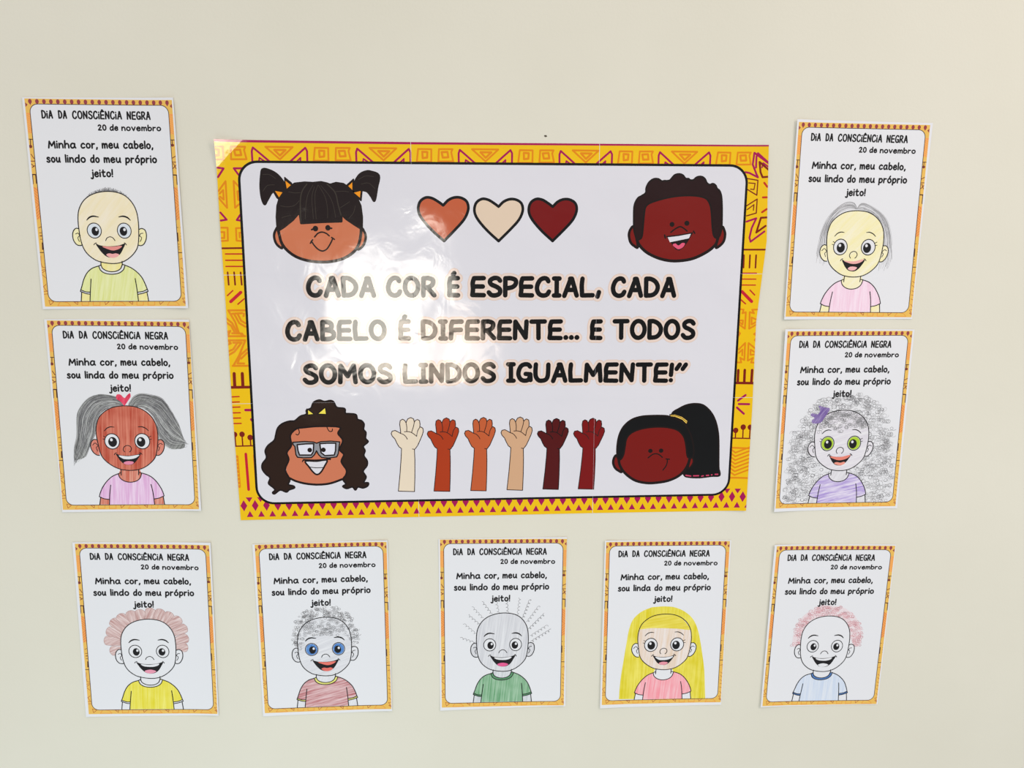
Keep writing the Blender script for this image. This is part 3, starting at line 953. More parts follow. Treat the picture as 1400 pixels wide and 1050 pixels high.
def rounded(corners, r, n=8):
    c = np.asarray(corners, float)
    out = []
    for i in range(4):
        a, b_, d = c[i - 1], c[i], c[(i + 1) % 4]
        u = (a - b_) / np.linalg.norm(a - b_)
        v = (d - b_) / np.linalg.norm(d - b_)
        p0, p2 = b_ + u * r, b_ + v * r
        for t in np.linspace(0, 1, n):
            k_ = 0.4477
            q0, q3 = p0, p2
            q1, q2 = b_ + u * r * k_, b_ + v * r * k_
            out.append(q0 * (1 - t) ** 3 + 3 * q1 * t * (1 - t) ** 2 + 3 * q2 * t * t * (1 - t) + q3 * t ** 3)
    return np.array(out)


def empty(name, loc, label, cat, group=None):
    o = bpy.data.objects.new(name, None)
    COL.objects.link(o)
    o.empty_display_size = 0.05
    o.location = loc
    o['label'] = label
    o['category'] = cat
    if group:
        o['group'] = group
    return o


# ------------------------------------------------------------------ wall
def build_wall():
    m, nt, b = base_mat('cream_wall_paint')
    b.inputs['Roughness'].default_value = 0.62
    b.inputs['Specular IOR Level'].default_value = 0.25
    tc = nt.nodes.new('ShaderNodeTexCoord')
    n1 = new(nt, 'ShaderNodeTexNoise', Scale=2.2, Detail=4.0, Roughness=0.55)
    n2 = new(nt, 'ShaderNodeTexNoise', Scale=260.0, Detail=2.0, Roughness=0.5)
    n3 = new(nt, 'ShaderNodeTexNoise', Scale=26.0, Detail=3.0, Roughness=0.55)
    for n in (n1, n2, n3):
        nt.links.new(tc.outputs['Object'], n.inputs['Vector'])
    cr = nt.nodes.new('ShaderNodeValToRGB')
    cr.color_ramp.elements[0].position = 0.3
    cr.color_ramp.elements[0].color = lin((214, 210, 195))
    cr.color_ramp.elements[1].position = 0.7
    cr.color_ramp.elements[1].color = lin((219, 215, 201))
    nt.links.new(n1.outputs['Fac'], cr.inputs['Fac'])
    nt.links.new(cr.outputs['Color'], b.inputs['Base Color'])
    a2 = nt.nodes.new('ShaderNodeMath'); a2.operation = 'MULTIPLY'; a2.inputs[1].default_value = 0.00012
    a3 = nt.nodes.new('ShaderNodeMath'); a3.operation = 'MULTIPLY_ADD'; a3.inputs[1].default_value = 0.00034
    nt.links.new(n2.outputs['Fac'], a2.inputs[0])
    nt.links.new(n3.outputs['Fac'], a3.inputs[0])
    nt.links.new(a2.outputs[0], a3.inputs[2])
    bp = new(nt, 'ShaderNodeBump', Strength=1.0, Distance=1.0)
    nt.links.new(a3.outputs[0], bp.inputs['Height'])
    nt.links.new(bp.outputs['Normal'], b.inputs['Normal'])
    bm = bmesh.new()
    bmesh.ops.create_cube(bm, size=1.0, matrix=Matrix.Translation((0, 0.06, 1.5)) @ Matrix.Diagonal((6.4, 0.12, 3.0, 1)))
    o = link_bm('wall_back', bm, [m])
    o['kind'] = 'structure'
    # an old nail hole above the banner and two small dents in the paint
    for nm, (x, z), r, rgb in (('nail_hole', (0.0485, WZ + 0.3625), 0.0020, (84, 76, 66)), ('paint_dent', (0.6155, WZ + 0.004), 0.0028, (196, 193, 180)),
                               ('paint_dent', (0.6105, WZ - 0.166), 0.0030, (190, 189, 178))):
        bm = bmesh.new()
        rnd = random.Random(int(r * 1e6) + int(z * 1000))
        rings = []
        for k_ in range(14):
            a = 2 * math.pi * k_ / 14
            rr = r * rnd.uniform(0.75, 1.2)
            rings.append((bm.verts.new((x + rr * math.cos(a), -0.00006, z + 0.8 * rr * math.sin(a))),
                          bm.verts.new((x + 0.55 * rr * math.cos(a), -0.00016, z + 0.45 * rr * math.sin(a)))))
        cen = bm.verts.new((x, -0.00004, z))
        for k_ in range(14):
            a, b2 = rings[k_], rings[(k_ + 1) % 14]
            bm.faces.new((a[0], b2[0], b2[1], a[1]))
            bm.faces.new((a[1], b2[1], cen))
        link_bm(nm, bm, [matte('dent_%d' % rgb[0], rgb)], o)


build_wall()

# ------------------------------------------------------------------ the nine drawing sheets
W2, H2 = 94.25, 135.6
KX = [-110, -100, -92, -84, -74, -62, -48, 48, 62, 74, 84, 92, 100, 110]
KY = [-152, -142, -134, -124, -112, -98, 98, 112, 124, 134, 142, 152]
CUTS = (KX, KY)


def curl_fn(l, r, t, b_):
    fx = [(l if x < 0 else r) * max(0.0, (abs(x) - 40) / 65.0) ** 2 for x in KX]
    fy = [(b_ if y < 0 else t) * max(0.0, (abs(y) - 90) / 57.0) ** 2 for y in KY]

    def h(x, y):
        return float(np.interp(x, KX, fx) + np.interp(y, KY, fy))
    return h


def sheet_map(key, curl):
    (cx, cy), (rx, ry), quad = SHEET_FIT[key][0], SHEET_FIT[key][1], SHEET_FIT[key][2]
    h = curl_fn(*curl)

    def mp(x, y, lv):
        return Vector(((x * rx[0] + y * ry[0]) / 1000.0, -(0.15 + h(x, y) + lv) / 1000.0, (x * rx[1] + y * ry[1]) / 1000.0))
    A = np.array([[rx[0], ry[0]], [rx[1], ry[1]]])
    q = [np.linalg.solve(A, np.array(p)) for p in quad]
    return mp, Vector((cx / 1000.0, 0.0, WZ + cy / 1000.0)), np.array(q)


def paper_mesh(name, parent, mp, outline, cuts, mat, thick=0.1, slits=None, panel=None):
    """A sheet with real thickness: front, back and cut edges, following the curl."""
    bm = bmesh.new()
    lo, hi = outline.min(axis=0) - 1, outline.max(axis=0) + 1
    vs = [bm.verts.new((x, y, 0)) for x, y in ccw(outline)]
    bm.faces.new(vs)
    cut_grid(bm, cuts, lo, hi)
    front = bm.verts[:]
    res = bmesh.ops.extrude_face_region(bm, geom=bm.faces[:])
    back = [v for v in res['geom'] if isinstance(v, bmesh.types.BMVert)]
    bset = set(back)
    dz = panel if panel is not None else 0.0
    for v in bm.verts:
        v.co = mp(v.co.x, v.co.y, dz + (-thick if v in bset else 0.0))
    bmesh.ops.recalc_face_normals(bm, faces=bm.faces[:])
    return link_bm(name, bm, [mat], parent)


FRAME_Y = matte('border_yellow_print', (228, 182, 90))
FRAME_LINE = matte('frame_line_print', (62, 44, 44))
OVAL = matte('border_oval_print', (146, 62, 72))
STRIPE = matte('border_stripe_print', (238, 152, 86))
BROWN = matte('border_brown_print', (122, 56, 46))
DARKB = matte('border_dark_print', (74, 40, 38))

_cache = {}
PANEL = rounded([(-W2, H2), (W2, H2), (W2, -H2 + 0.5), (-W2, -H2 + 0.5)], 11)


def border_art():
    if 'border' in _cache:
        return _cache['border']
    a = Art()
    outer = np.array([(-100, 142.6), (100, 142.6), (100, -142.6), (-100, -142.6)])
    a.fill(outer, FRAME_Y)
    rect = np.array([(-W2, H2), (W2, H2), (W2, -H2), (-W2, -H2)])
    # row of ovals along the top
    for k_ in range(21):
        x = -93.0 + k_ * 9.3
        a.fill(ellipse((x, 139.0), 2.45, 3.1, 20), OVAL)
    for sx in (-1, 1):
        a.fill([(sx * 99.5, 137.5), (sx * 96.5, 134.5), (sx * 99.5, 131.5)], OVAL)
        a.fill([(sx * 93.0, 139.0) + np.array(d) for d in ((-2.2, -1), (2.2, -1), (0, -5))], OVAL)
    for s in ('sl_', 'sr_'):
        g = lambda k_: P[s + k_]
        q = g('stripe')
        xs = sorted([q[0][0], q[1][0]])
        x0, x1 = (-99.6, -94.5) if s == 'sl_' else (94.5, 99.6)
        y0, y1 = q[0][1], q[2][1]
        a.fill([(x0, y0), (x1, y0), (x1, y1), (x0, y1)], STRIPE)
        n = 9
        for k_ in range(n):
            yy = y0 + (y1 - y0) * (k_ + 0.3) / n
            a.fill([(x0, yy), (x0, yy - 0.9), (x1, yy - 3.4), (x1, yy - 2.5)], FRAME_Y)
        a.line([(x0, y0 - 0.3), (x1, y0 - 0.3)], 0.9, STRIPE, False)
        y0, y1 = g('leaf')[0][1], g('leaf')[2][1]
        a.fill([(x0, y0), (x1, y0), (x1, y1), (x0, y1)], matte('border_leaf_print', (234, 158, 84)))
        n = 11
        for k_ in range(n):
            yy = y0 + (y1 - y0) * (k_ + 0.5) / n
            dd = 2.2 if k_ < n / 2 else -2.2
            a.line([(x0 + 0.3, yy + dd), (x1 - 0.3, yy - dd)], 0.7, matte('border_leaf_line', (214, 112, 58)), False)
        for nm in ('pin', 'pin2', 'bar', 'e1', 'e2', 'e3'):
            if s + nm in P:
                a.line(g(nm), 1.6 if nm[0] == 'e' or nm == 'e1' else 1.1, DARKB, False)
        a.fill(disc3(g('dot'), 18), BROWN)
        for nm in ('y1', 'y2', 'y3', 'y4'):
            a.line(g(nm), 1.1, BROWN, False)
        for nm in ('t1', 't2', 't3', 't4', 'u1', 'u2', 'u3', 'u4'):
            if s + nm in P:
                a.line(g(nm), 0.8, BROWN, False)
        a.fill(g('blk'), DARKB)
        for k_ in range(1, 9):
            nm = 'v%d' % k_
            if s + nm in P:
                a.line(g(nm), 0.8, matte('border_rust_print', (176, 92, 52)), False)
    # zigzag and squares repeating along the bottom
    m1 = matte('border_bottom_orange', (226, 146, 62))
    m2 = BROWN
    per = P['sb_tri2'][0][0] - P['sb_c0'][0][0]
    for k_ in range(0, 3):
        off = np.array([k_ * per, 0])
        for nm in ('tr', 'sq1', 'sq2'):
            q = P['sb_' + nm] + off
            q[:, 1] = np.where(q[:, 1] > -137, -135.0, q[:, 1])
            a.line(q, 0.9, m1, False, True)
        for nm in ('c0', 'tri'):
            a.line(P['sb_' + nm] + off, 0.8, matte('border_rust_print', (150, 72, 52)), False, True)
    # the white panel stays free of colour; a dark frame line runs round it
    inner = rounded(rect, 11)
    a.flush(outer, inner)
    b2 = a
    ln = Art()
    ln.line(inner, 0.95, FRAME_LINE, False, True)
    ln.flush()
    b2.loose.append((ln.loose[0][0], ln.loose[0][1], ln.loose[0][2], 0.02))
    _cache['border'] = b2
    return b2


def copy_art(a):
    n = Art()
    n.loose = list(a.loose)
    n.items = list(a.items)
    return n


def title_art():
    if 'title' not in _cache:
        a = Art()
        q = P['s_title']
        for w_, i in (('DiA', 0), ('DA', 2), ('CONSCiÊNCiA', 4), ('NEGRA', 6)):
            text(a, w_, TIT, q[i][0], q[i + 1][1], q[i + 1][0], q[i + 1][1], 11.9, 2.05, INK, 5)
        _cache['title'] = a
    return copy_art(_cache['title'])


def date_art():
    if 'date' not in _cache:
        a = Art()
        q = P['s_date']
        for w_, i in (('20', 0), ('de', 2), ('novembro', 4)):
            text(a, w_, LOW, q[i][0], q[i][1], q[i + 1][0], q[i + 1][1], 9.9, 1.85, INK, 5)
        _cache['date'] = a
    return copy_art(_cache['date'])


def message_art(word):
    k_ = 'msg' + word
    if k_ not in _cache:
        a = Art()
        q = P['s_msg']
        ws = ['Minha', 'cor,', 'meu', 'cabelo,', 'sou', word, 'do', 'meu', 'próprio', 'jeito!']
        for i, w_ in enumerate(ws):
            a0, b0 = q[2 * i], q[2 * i + 1]
            text(a, w_, LOW, a0[0], a0[1] - 0.4, b0[0], b0[1] - 0.4, 12.8, 2.25, INK, 5)
        _cache[k_] = a
    return copy_art(_cache[k_])


def line_art(g):
    """The printed outline of the child."""
    if 'la' + g in _cache:
        return copy_art(_cache['la' + g])
    a = Art()
    w = 1.35
    p = lambda n: P[g + n]
    a.line(p('head'), w, LINE, True, True, 4)
    names = ['earl', 'earr', 'coli', 'shl', 'shr', 'heml', 'hemr']
    if g == 'b_':
        names += ['colo', 'heml2', 'hemr2']
    for n in names:
        a.line(p(n), w, LINE)
    for n in ('earl1', 'earl2', 'earr1', 'earr2'):
        a.line(p(n), 1.0, LINE)
    for n in ('bodl', 'bodr', 'neckl', 'neckr', 'arml', 'armr'):
        q = p(n).copy()
        if n[:3] in ('bod', 'arm'):
            q[-1][1] = -134.8
        a.line(q, w, LINE)
    a.line(p('nose'), 1.15, LINE)
    for n in ('tickl', 'tickr'):
        a.line(p(n), 1.15, LINE)
    for n in ('browl', 'browr'):
        a.taper(p(n), 0.9 if g == 'g_' else 1.0, 1.5 if g == 'g_' else 2.3, INK)
    if g == 'g_':
        for n in ('lash1', 'lash2', 'lash3', 'lash4'):
            a.line(p(n), 0.95, INK)
    a.flush()
    _cache['la' + g] = a
    return copy_art(a)


def jitter_walk(rnd, pts, amp):
    return pts + np.array([[rnd.gauss(0, amp), rnd.gauss(0, amp)] for _ in pts])


def inside(poly, x, y):
    c = False
    j = len(poly) - 1
    for i in range(len(poly)):
        xi, yi = poly[i]
        xj, yj = poly[j]
        if (yi > y) != (yj > y) and x < (xj - xi) * (y - yi) / (yj - yi) + xi:
            c = not c
        j = i
    return c


def curls(a, rnd, region, count, r0, r1, w, mats, avoid=None, step=12):
    lo, hi = region.min(axis=0), region.max(axis=0)
    n = 0
    tries = 0
    while n < count and tries < count * 30:
        tries += 1
        x, y = rnd.uniform(lo[0], hi[0]), rnd.uniform(lo[1], hi[1])
        if not inside(region, x, y):
            continue
        if avoid is not None and any(inside(q, x, y) for q in avoid):
            continue
        r = rnd.uniform(r0, r1)
        ph = rnd.uniform(0, 6.28)
        turns = rnd.uniform(1.1, 1.8)
        t = np.linspace(0, turns * 2 * math.pi, int(step * turns))
        el = rnd.uniform(0.7, 1.0)
        dr = rnd.uniform(-0.25, 0.25) * r
        q = np.c_[x + r * np.cos(t + ph) + dr * t, y + el * r * np.sin(t + ph)]
        a.scribble(q, w, rnd.choice(mats), 0.0006 * (n % 24))
        n += 1


PENCIL = [matte('pencil_dark', (104, 103, 106)), matte('pencil_mid', (138, 137, 140)), matte('pencil_light', (168, 167, 170))]


def along(p, q, n=9):
    t = np.linspace(0, 1, n)[:, None]
    return p * (1 - t) + q * t


def resample(p, n):
    p = smooth(p, False, 6)
    d = np.r_[0, np.cumsum(np.linalg.norm(np.diff(p, axis=0), axis=1))]
    t = np.linspace(0, d[-1], n)
    return np.c_[np.interp(t, d, p[:, 0]), np.interp(t, d, p[:, 1])]


def build_sheet(key, label, curl, girl, skin, shirt, trim=None, eye=None, teeth=None, tongue=None, ears=None, arms=None, hair=None, mouth_alt='', word='lindo'):
    mp, loc, quad = sheet_map(key, curl)
    root = empty('drawing_sheet', loc, label, 'poster', "children's self-portrait sheets on the wall")
    rnd = random.Random(ord(key))
    paper_mesh('paper', root, mp, quad, CUTS, PAPER, 0.1)
    copy_art(border_art()).build('printed_border', root, mp, 0.03, CUTS)
    title_art().build('title_lettering', root, mp, 0.10, CUTS)
    date_art().build('date_lettering', root, mp, 0.10, CUTS)
    message_art(word).build('message_lettering', root, mp, 0.10, CUTS)
    g = 'g_' if girl else 'b_'
    p = lambda n: P[g + n]
    white = PAPER
    kid = line_art(g).build('child_drawing', root, mp, 0.19, CUTS)
    head = smooth(p('head'), True, 5)
    # ---- shirt
    a = Art()
    shl, shr = smooth(p('shl'), False, 6), smooth(p('shr'), False, 6)
    coli = smooth(p('coli'), False, 6)
    outline = np.concatenate([shl[::-1], coli, shr, smooth(p('hemr'), False, 4), [p('bodr')[1]], [[p('bodr')[2][0], -134.8]], [[p('bodl')[2][0], -134.8]], [p('bodl')[1]], smooth(p('heml'), False, 4)[::-1]])
    a.fill(outline, shirt)
    if trim is not None:
        colo = smooth(p('colo'), False, 6)
        a.fill(np.concatenate([coli, colo[::-1]]), trim)
        for s in ('l', 'r'):
            a.fill(np.concatenate([smooth(p('hem' + s), False, 4), smooth(p('hem' + s + '2'), False, 4)[::-1]]), trim)
    a.build('shirt', kid, mp, 0.10, CUTS)
    # ---- skin
    a = Art()
    neck = np.concatenate([[p('neckl')[0] + (0, 4)], coli, [p('neckr')[0] + (0, 4)]])
    a.fill(neck, arms or skin)
    for s in ('l', 'r'):
        ar = p('arm' + s)
        bd = p('bod' + s)
        hm = p('hem' + s)
        a.fill([hm[-1], [bd[2][0], -134.8], [ar[1][0], -134.8], ar[0]] + ([hm[1]] if s == 'l' else [hm[1]]), arms or skin)
        a.fill(np.concatenate([smooth(p('ear' + s), False, 5), [p('ear' + s)[[0, -1]].mean(axis=0) + ((2.0, 0) if s == 'l' else (-2.0, 0))]]), ears or skin)
    a.fill(head, skin)
    a.build('face', kid, mp, 0.12, CUTS)
    # ---- eyes
    for s in ('l', 'r'):
        a = Art()
        e = p('eye' + s)
        a.fill(disc3(e, 34, 1.05), LINE)
        a.fill(disc3(e, 34, 0.93), white)
        if eye is not None:
            a.fill(disc3(e, 34, 0.90), eye)
        a.fill(disc3(p('pup' + s), 30), INK)
        a.fill(disc3(p('hi' + s), 16), white)
        a.build('eye', kid, mp, 0.21)
    # ---- mouth
    a = Art()
    a.fill(smooth(p('mouth'), True, 4), INK)
    a.fill(smooth(P[g + 'teeth' + mouth_alt], True, 4), teeth or white)
    a.fill(smooth(P[g + 'tong' + mouth_alt], True, 4), tongue or matte('tongue_pink', (226, 150, 172)))
    a.build('mouth', kid, mp, 0.21)
    if hair:
        hair(kid, mp, rnd, head)
    return root


# ---- one hair builder per drawing
def hair_stubble(kid, mp, rnd, head):
    a = Art()
    top = [q for q in head if q[1] > -3]
    top.sort(key=lambda q: q[0])
    top = np.array(top)
    for i in range(230):
        x = rnd.triangular(-36, 32, -3)
        y = float(np.interp(x, top[:, 0], top[:, 1]))
        l = rnd.uniform(1.5, 4.0) * (1.6 - abs(x) / 32)
        an = math.pi / 2 - x / 40.0 + rnd.gauss(0, 0.55)
        q = along(np.array([x, y]), np.array([x + l * math.cos(an), y + l * math.sin(an)]), 3)
        a.scribble(q, 0.28, PENCIL[i % 2], 0.0006 * (i % 24))
    a.build('hair', kid, mp, 0.07)


def hair_pigtails(kid, mp, rnd, head):
    a = Art()
    gm = crayon('grey_pencil_hair', (104, 105, 103), (156, 157, 155), 54, 330, 18)
    gl = crayon('grey_pencil_hair_fallen', (104, 105, 103), (156, 157, 155), 118, 330, 18)
    for nm, m_ in (('hl', gl), ('hr', gm)):
        a.fill(smooth(P['B_' + nm], True, 5), m_)
    a.flush()
    tones = [matte('pencil_black', (78, 78, 80)), matte('pencil_gap', (190, 191, 190)), PENCIL[0], PENCIL[1]]
    for nm, k0 in (('hl', 10), ('hr', 9)):
        q = P['B_' + nm]
        A, B = resample(q[:k0], 44), resample(q[k0:][::-1], 44)
        for i in range(170):
            f0 = rnd.random()
            fr = np.clip(np.linspace(f0, f0 + rnd.gauss(0, 0.12), 44), -0.02, 1.02)[:, None]
            s0, s1 = rnd.randint(0, 18), rnd.randint(28, 44)
            c = (A * (1 - fr) + B * fr)[s0:s1]
            if s1 > 42:
                c = np.concatenate([c, c[-1:] + (c[-1:] - c[-4:-3]) * rnd.uniform(0.2, 1.3)])
            a.scribble(c, 0.36, tones[i % 4], 0.004 + 0.0006 * (i % 24))
    a.build('hair', kid, mp, 0.06, CUTS)
    b2 = Art()
    b2.fill(smooth(P['B_bow'], True, 4), crayon('red_crayon_bow', (206, 44, 78), (232, 92, 116), 70, 300, 40))
    o = b2.build('hair_bow', kid, mp, 0.22, CUTS)
    o['label'] = 'red crayon heart-shaped bow'


def hair_wispy(kid, mp, rnd, head):
    a = Art()
    for o_, i_, cnt in (('ol', 'il', 34), ('orr', 'ir', 34)):
        A, B = resample(P['C_' + o_], 40), resample(P['C_' + i_], 40)
        for k_ in range(cnt):
            f0 = rnd.random()
            f1 = min(1, max(0, f0 + rnd.gauss(0, 0.25)))
            s0 = rnd.choice([0, 0, rnd.randint(0, 20)])
            s1 = rnd.randint(28, 40)
            fr = np.linspace(f0, f1, 40)[:, None] + 0.06 * np.sin(np.linspace(0, rnd.uniform(3, 9), 40) + rnd.uniform(0, 6))[:, None]
            q = (A * (1 - fr) + B * fr)[s0:s1]
            if len(q) > 5:
                a.scribble(q, 0.3, PENCIL[1 + k_ % 2], 0.0006 * (k_ % 24))
    a.build('hair', kid, mp, 0.07, None)


def hair_big_curls(kid, mp, rnd, head):
    a = Art()
    reg = smooth(P['D_hair'], True, 4)
    body = np.concatenate([smooth(P['g_shl'], False, 4)[::-1], smooth(P['g_shr'], False, 4), [[46, -134.8], [-45, -134.8]]])
    a.fill(reg, crayon('soft_pencil_shade', (206, 205, 209), (222, 222, 226), 40, 160, 60, 0.3, 0.5))
    a.flush()
    curls(a, rnd, reg, 700, 2.3, 4.2, 0.42, PENCIL[:1] + PENCIL, [head, body], 10)
    a.build('hair', kid, mp, 0.06, CUTS)
    f = Art()
    curls(f, rnd, smooth(P['D_fr'], True, 4), 130, 1.6, 3.0, 0.4, PENCIL, None, 10)
    top = np.concatenate([np.array([z for z in head if z[1] > -6])])
    top = top[np.argsort(top[:, 0])]
    cap = np.concatenate([top * 0.985, top[::-1] * [0.85, 1] - [0, 12]])
    curls(f, rnd, cap, 110, 1.6, 3.0, 0.4, PENCIL, None, 10)
    f.build('hair_fringe', kid, mp, 0.15, None)
    b2 = Art()
    b2.fill(smooth(P['D_bow'], True, 4), crayon('purple_crayon_bow', (104, 80, 146), (158, 140, 186), 55, 320, 40))
    o = b2.build('hair_bow', kid, mp, 0.22, CUTS)
    o['label'] = 'purple crayon bow'


def hair_cloud(kid, mp, rnd, head):
    a = Art()
    fillm = [crayon('rose_pencil_%d' % an, (184, 142, 138), (226, 208, 206), an, 420, 30) for an in (20, 60, 100, 140)]
    ln = matte('rose_outline', (170, 138, 136))
    for t, b_ in zip(P['E_tips'], P['E_base']):
        d = t - b_
        L = np.linalg.norm(d)
        d = d / L
        n = np.array([-d[1], d[0]])
        w = 7.6
        an = math.degrees(math.atan2(d[1], d[0])) % 180
        m = fillm[min(range(4), key=lambda i: min(abs((20, 60, 100, 140)[i] - an), 180 - abs((20, 60, 100, 140)[i] - an)))]
        petal = np.array([b_ - d * 4 - n * 4.6, b_ + d * L * 0.45 - n * w * 0.95, t - d * 4.0 - n * w, t - n * 2.8 - d * 0.5, t + n * 2.8 - d * 0.5, t - d * 4.0 + n * w, b_ + d * L * 0.45 + n * w * 0.95, b_ - d * 4 + n * 4.6])
        q = smooth(petal, True, 5)
        a.fill(q, m)
        a.line(smooth(petal, False, 5), 0.55, ln, False)
    a.build('hair', kid, mp, 0.06, CUTS)


def hair_small_curls(kid, mp, rnd, head):
    a = Art()
    reg = smooth(P['F_hair'], True, 4)
    curls(a, rnd, reg, 330, 1.5, 2.7, 0.38, PENCIL[:2] + PENCIL, None, 9)
    a.build('hair', kid, mp, 0.15, None)


def hair_springs(kid, mp, rnd, head):
    a = Art()
    pts = P['G_spr']
    for i in range(0, len(pts), 2):
        p0, p1 = pts[i], pts[i + 1]
        d = p1 - p0
        L = np.linalg.norm(d)
        d /= L
        n = np.array([-d[1], d[0]])
        turns = L / 6.0
        t = np.linspace(0, 1, int(turns * 14))
        ph = t * turns * 2 * math.pi
        loop = 2.0 if i >= 16 else 1.1
        q = p0 + np.outer(t * L + loop * np.sin(ph) * 1.0, d) + np.outer(2.2 * (1 - np.cos(ph)) * (1 if i < 14 else -1) * 0.8, n)
        a.scribble(q, 0.55, PENCIL[1 if i % 4 else 0], 0.0006 * i)
    a.build('hair', kid, mp, 0.07)


def hair_long_yellow(kid, mp, rnd, head):
    m = crayon('yellow_crayon_hair', (214, 198, 42), (234, 222, 104), 88, 260, 10, 0.34, 0.68, 0.5)
    a = Art()
    q = P['H_hair']
    a.fill(np.concatenate([smooth(q[:8], False, 5), smooth(q[8:], False, 5), smooth(np.array([q[-1], q[0], q[1]]), False, 5)[1:5]]), m)
    a.build('hair', kid, mp, 0.06, CUTS, clip=PANEL)
    f = Art()
    f.fill(smooth(P['H_fr'], True, 5), crayon('yellow_crayon_fringe', (216, 196, 52), (232, 218, 104), 8, 260, 10, 0.34, 0.68, 0.4))
    f.build('hair_fringe', kid, mp, 0.15, CUTS)


def hair_pink_curls(kid, mp, rnd, head):
    a = Art()
    reg = smooth(P['I_hair'], True, 4)
    pk = [matte('pink_pencil_dark', (196, 134, 142)), matte('pink_pencil_light', (214, 164, 170))]
    a.fill(reg, crayon('pink_pencil_shade', (224, 206, 210), (224, 214, 218), 30, 200, 80))
    a.flush()
    curls(a, rnd, reg, 190, 2.0, 3.0, 0.5, pk, [head], 10)
    a.build('hair', kid, mp, 0.06, CUTS)


streak = crayon
WHITE = PAPER
build_sheet('A', 'sheet with a pale bald child under grey stubble, yellow-green shirt, at upper left', (1.0, 3.0, 0.6, 0.4), False,
            streak('cream_skin', (232, 218, 178), (236, 226, 206), 50, 130, 14, 0.3, 0.7), streak('lime_shirt', (212, 216, 132), (228, 230, 178), 78, 260, 16, 0.3, 0.7),
            trim=WHITE, eye=matte('pale_blue_iris', (212, 219, 226)), teeth=matte('rose_teeth', (222, 140, 134)), tongue=matte('rose_tongue', (232, 166, 164)),
            ears=streak('pale_yellow_skin', (234, 224, 160), (236, 230, 192), 60, 200, 20), arms=streak('arm_yellow', (232, 220, 140), (236, 228, 172), 80, 200, 20), hair=hair_stubble, mouth_alt='A')
build_sheet('B', 'sheet with a red-brown child with grey pigtails and a red bow', (0.5, 2.6, 0.4, 0.6), True,
            streak('red_brown_skin', (174, 66, 48), (220, 140, 118), 86, 330, 9, 0.32, 0.74, 0.35), streak('lilac_shirt', (214, 160, 206), (232, 206, 230), 86, 300, 14),
            arms=streak('red_arm', (196, 96, 76), (222, 160, 142), 84, 330, 14), ears=streak('red_ear', (200, 104, 86), (220, 146, 130), 70, 330, 20),
            tongue=matte('tongue_rose', (224, 134, 162)), hair=hair_pigtails, word='linda')
build_sheet('C', 'sheet with a pale yellow child with thin wispy grey hair and pink shirt', (2.6, 0.8, 0.4, 0.3), True,
            streak('butter_skin', (236, 226, 168), (238, 232, 206), 45, 130, 12, 0.3, 0.7), streak('pale_pink_shirt', (234, 196, 216), (240, 218, 232), 88, 260, 14),
            teeth=matte('rose_teeth2', (230, 170, 166)), tongue=matte('rose_tongue2', (234, 178, 180)), hair=hair_wispy, mouth_alt='C')
build_sheet('D', 'sheet with a green-eyed child under a huge mass of scribbled dark curls', (2.8, 0.6, 0.5, 0.4), True,
            streak('grey_lilac_skin', (212, 207, 216), (226, 224, 228), 15, 240, 20), streak('purple_scribble_shirt', (158, 134, 204), (222, 214, 232), 12, 260, 24, 0.34, 0.64),
            eye=matte('lime_iris', (170, 200, 56)), teeth=matte('salmon_teeth', (224, 128, 112)), tongue=matte('salmon_tongue', (230, 148, 132)),
            arms=streak('grey_arm', (206, 204, 210), (224, 223, 228), 60, 240, 20), hair=hair_big_curls, mouth_alt='D')
build_sheet('E', 'sheet with an uncoloured child with cloud-shaped rosy hair and yellow shirt', (0.6, 2.4, 0.5, 0.3), False,
            WHITE, streak('yellow_shirt', (220, 206, 44), (236, 228, 120), 86, 280, 10, 0.3, 0.74, 0.35), trim=WHITE, hair=hair_cloud)
build_sheet('F', 'sheet with a blue-eyed child with tight grey curls and dusty red shirt', (0.5, 2.2, 0.6, 0.5), False,
            streak('light_grey_skin', (206, 206, 212), (224, 224, 228), 20, 260, 16), streak('dusty_red_shirt', (178, 104, 108), (222, 192, 194), 14, 300, 20, 0.34, 0.66),
            trim=matte('yellow_trim', (222, 218, 122)), eye=streak('blue_iris', (52, 104, 180), (112, 156, 208), 50, 500, 60), teeth=matte('coral_teeth', (226, 116, 104)), tongue=matte('coral_tongue', (222, 110, 100)),
            arms=streak('grey_arm2', (208, 208, 214), (224, 224, 228), 70, 260, 20), hair=hair_small_curls, mouth_alt='A')
build_sheet('G', 'sheet with a grey-shaded child with springy wire hairs and green shirt', (0.4, 1.6, 0.5, 0.8), False,
            streak('grey_stripe_skin', (198, 198, 204), (222, 222, 226), 82, 330, 10), streak('green_shirt', (86, 146, 100), (172, 202, 176), 84, 300, 9, 0.3, 0.72, 0.3),
            trim=matte('green_trim', (92, 146, 106)), tongue=matte('magenta_tongue', (222, 90, 142)), ears=streak('grey_ear', (196, 196, 202), (218, 218, 222), 70, 330, 20),
            arms=streak('grey_arm3', (192, 196, 200), (216, 218, 222), 80, 330, 20), hair=hair_springs)
build_sheet('H', 'sheet with a child with long straight bright yellow hair and pink shirt', (1.8, 0.8, 0.5, 0.4), True,
            streak('tan_streak_skin', (222, 198, 176), (230, 220, 216), 84, 260, 9, 0.34, 0.66, 0.3), streak('pink_shirt', (238, 136, 150), (240, 194, 200), 84, 280, 10, 0.3, 0.7, 0.3),
            arms=WHITE, ears=WHITE, tongue=matte('tongue_rose2', (226, 146, 160)), hair=hair_long_yellow, word='linda')
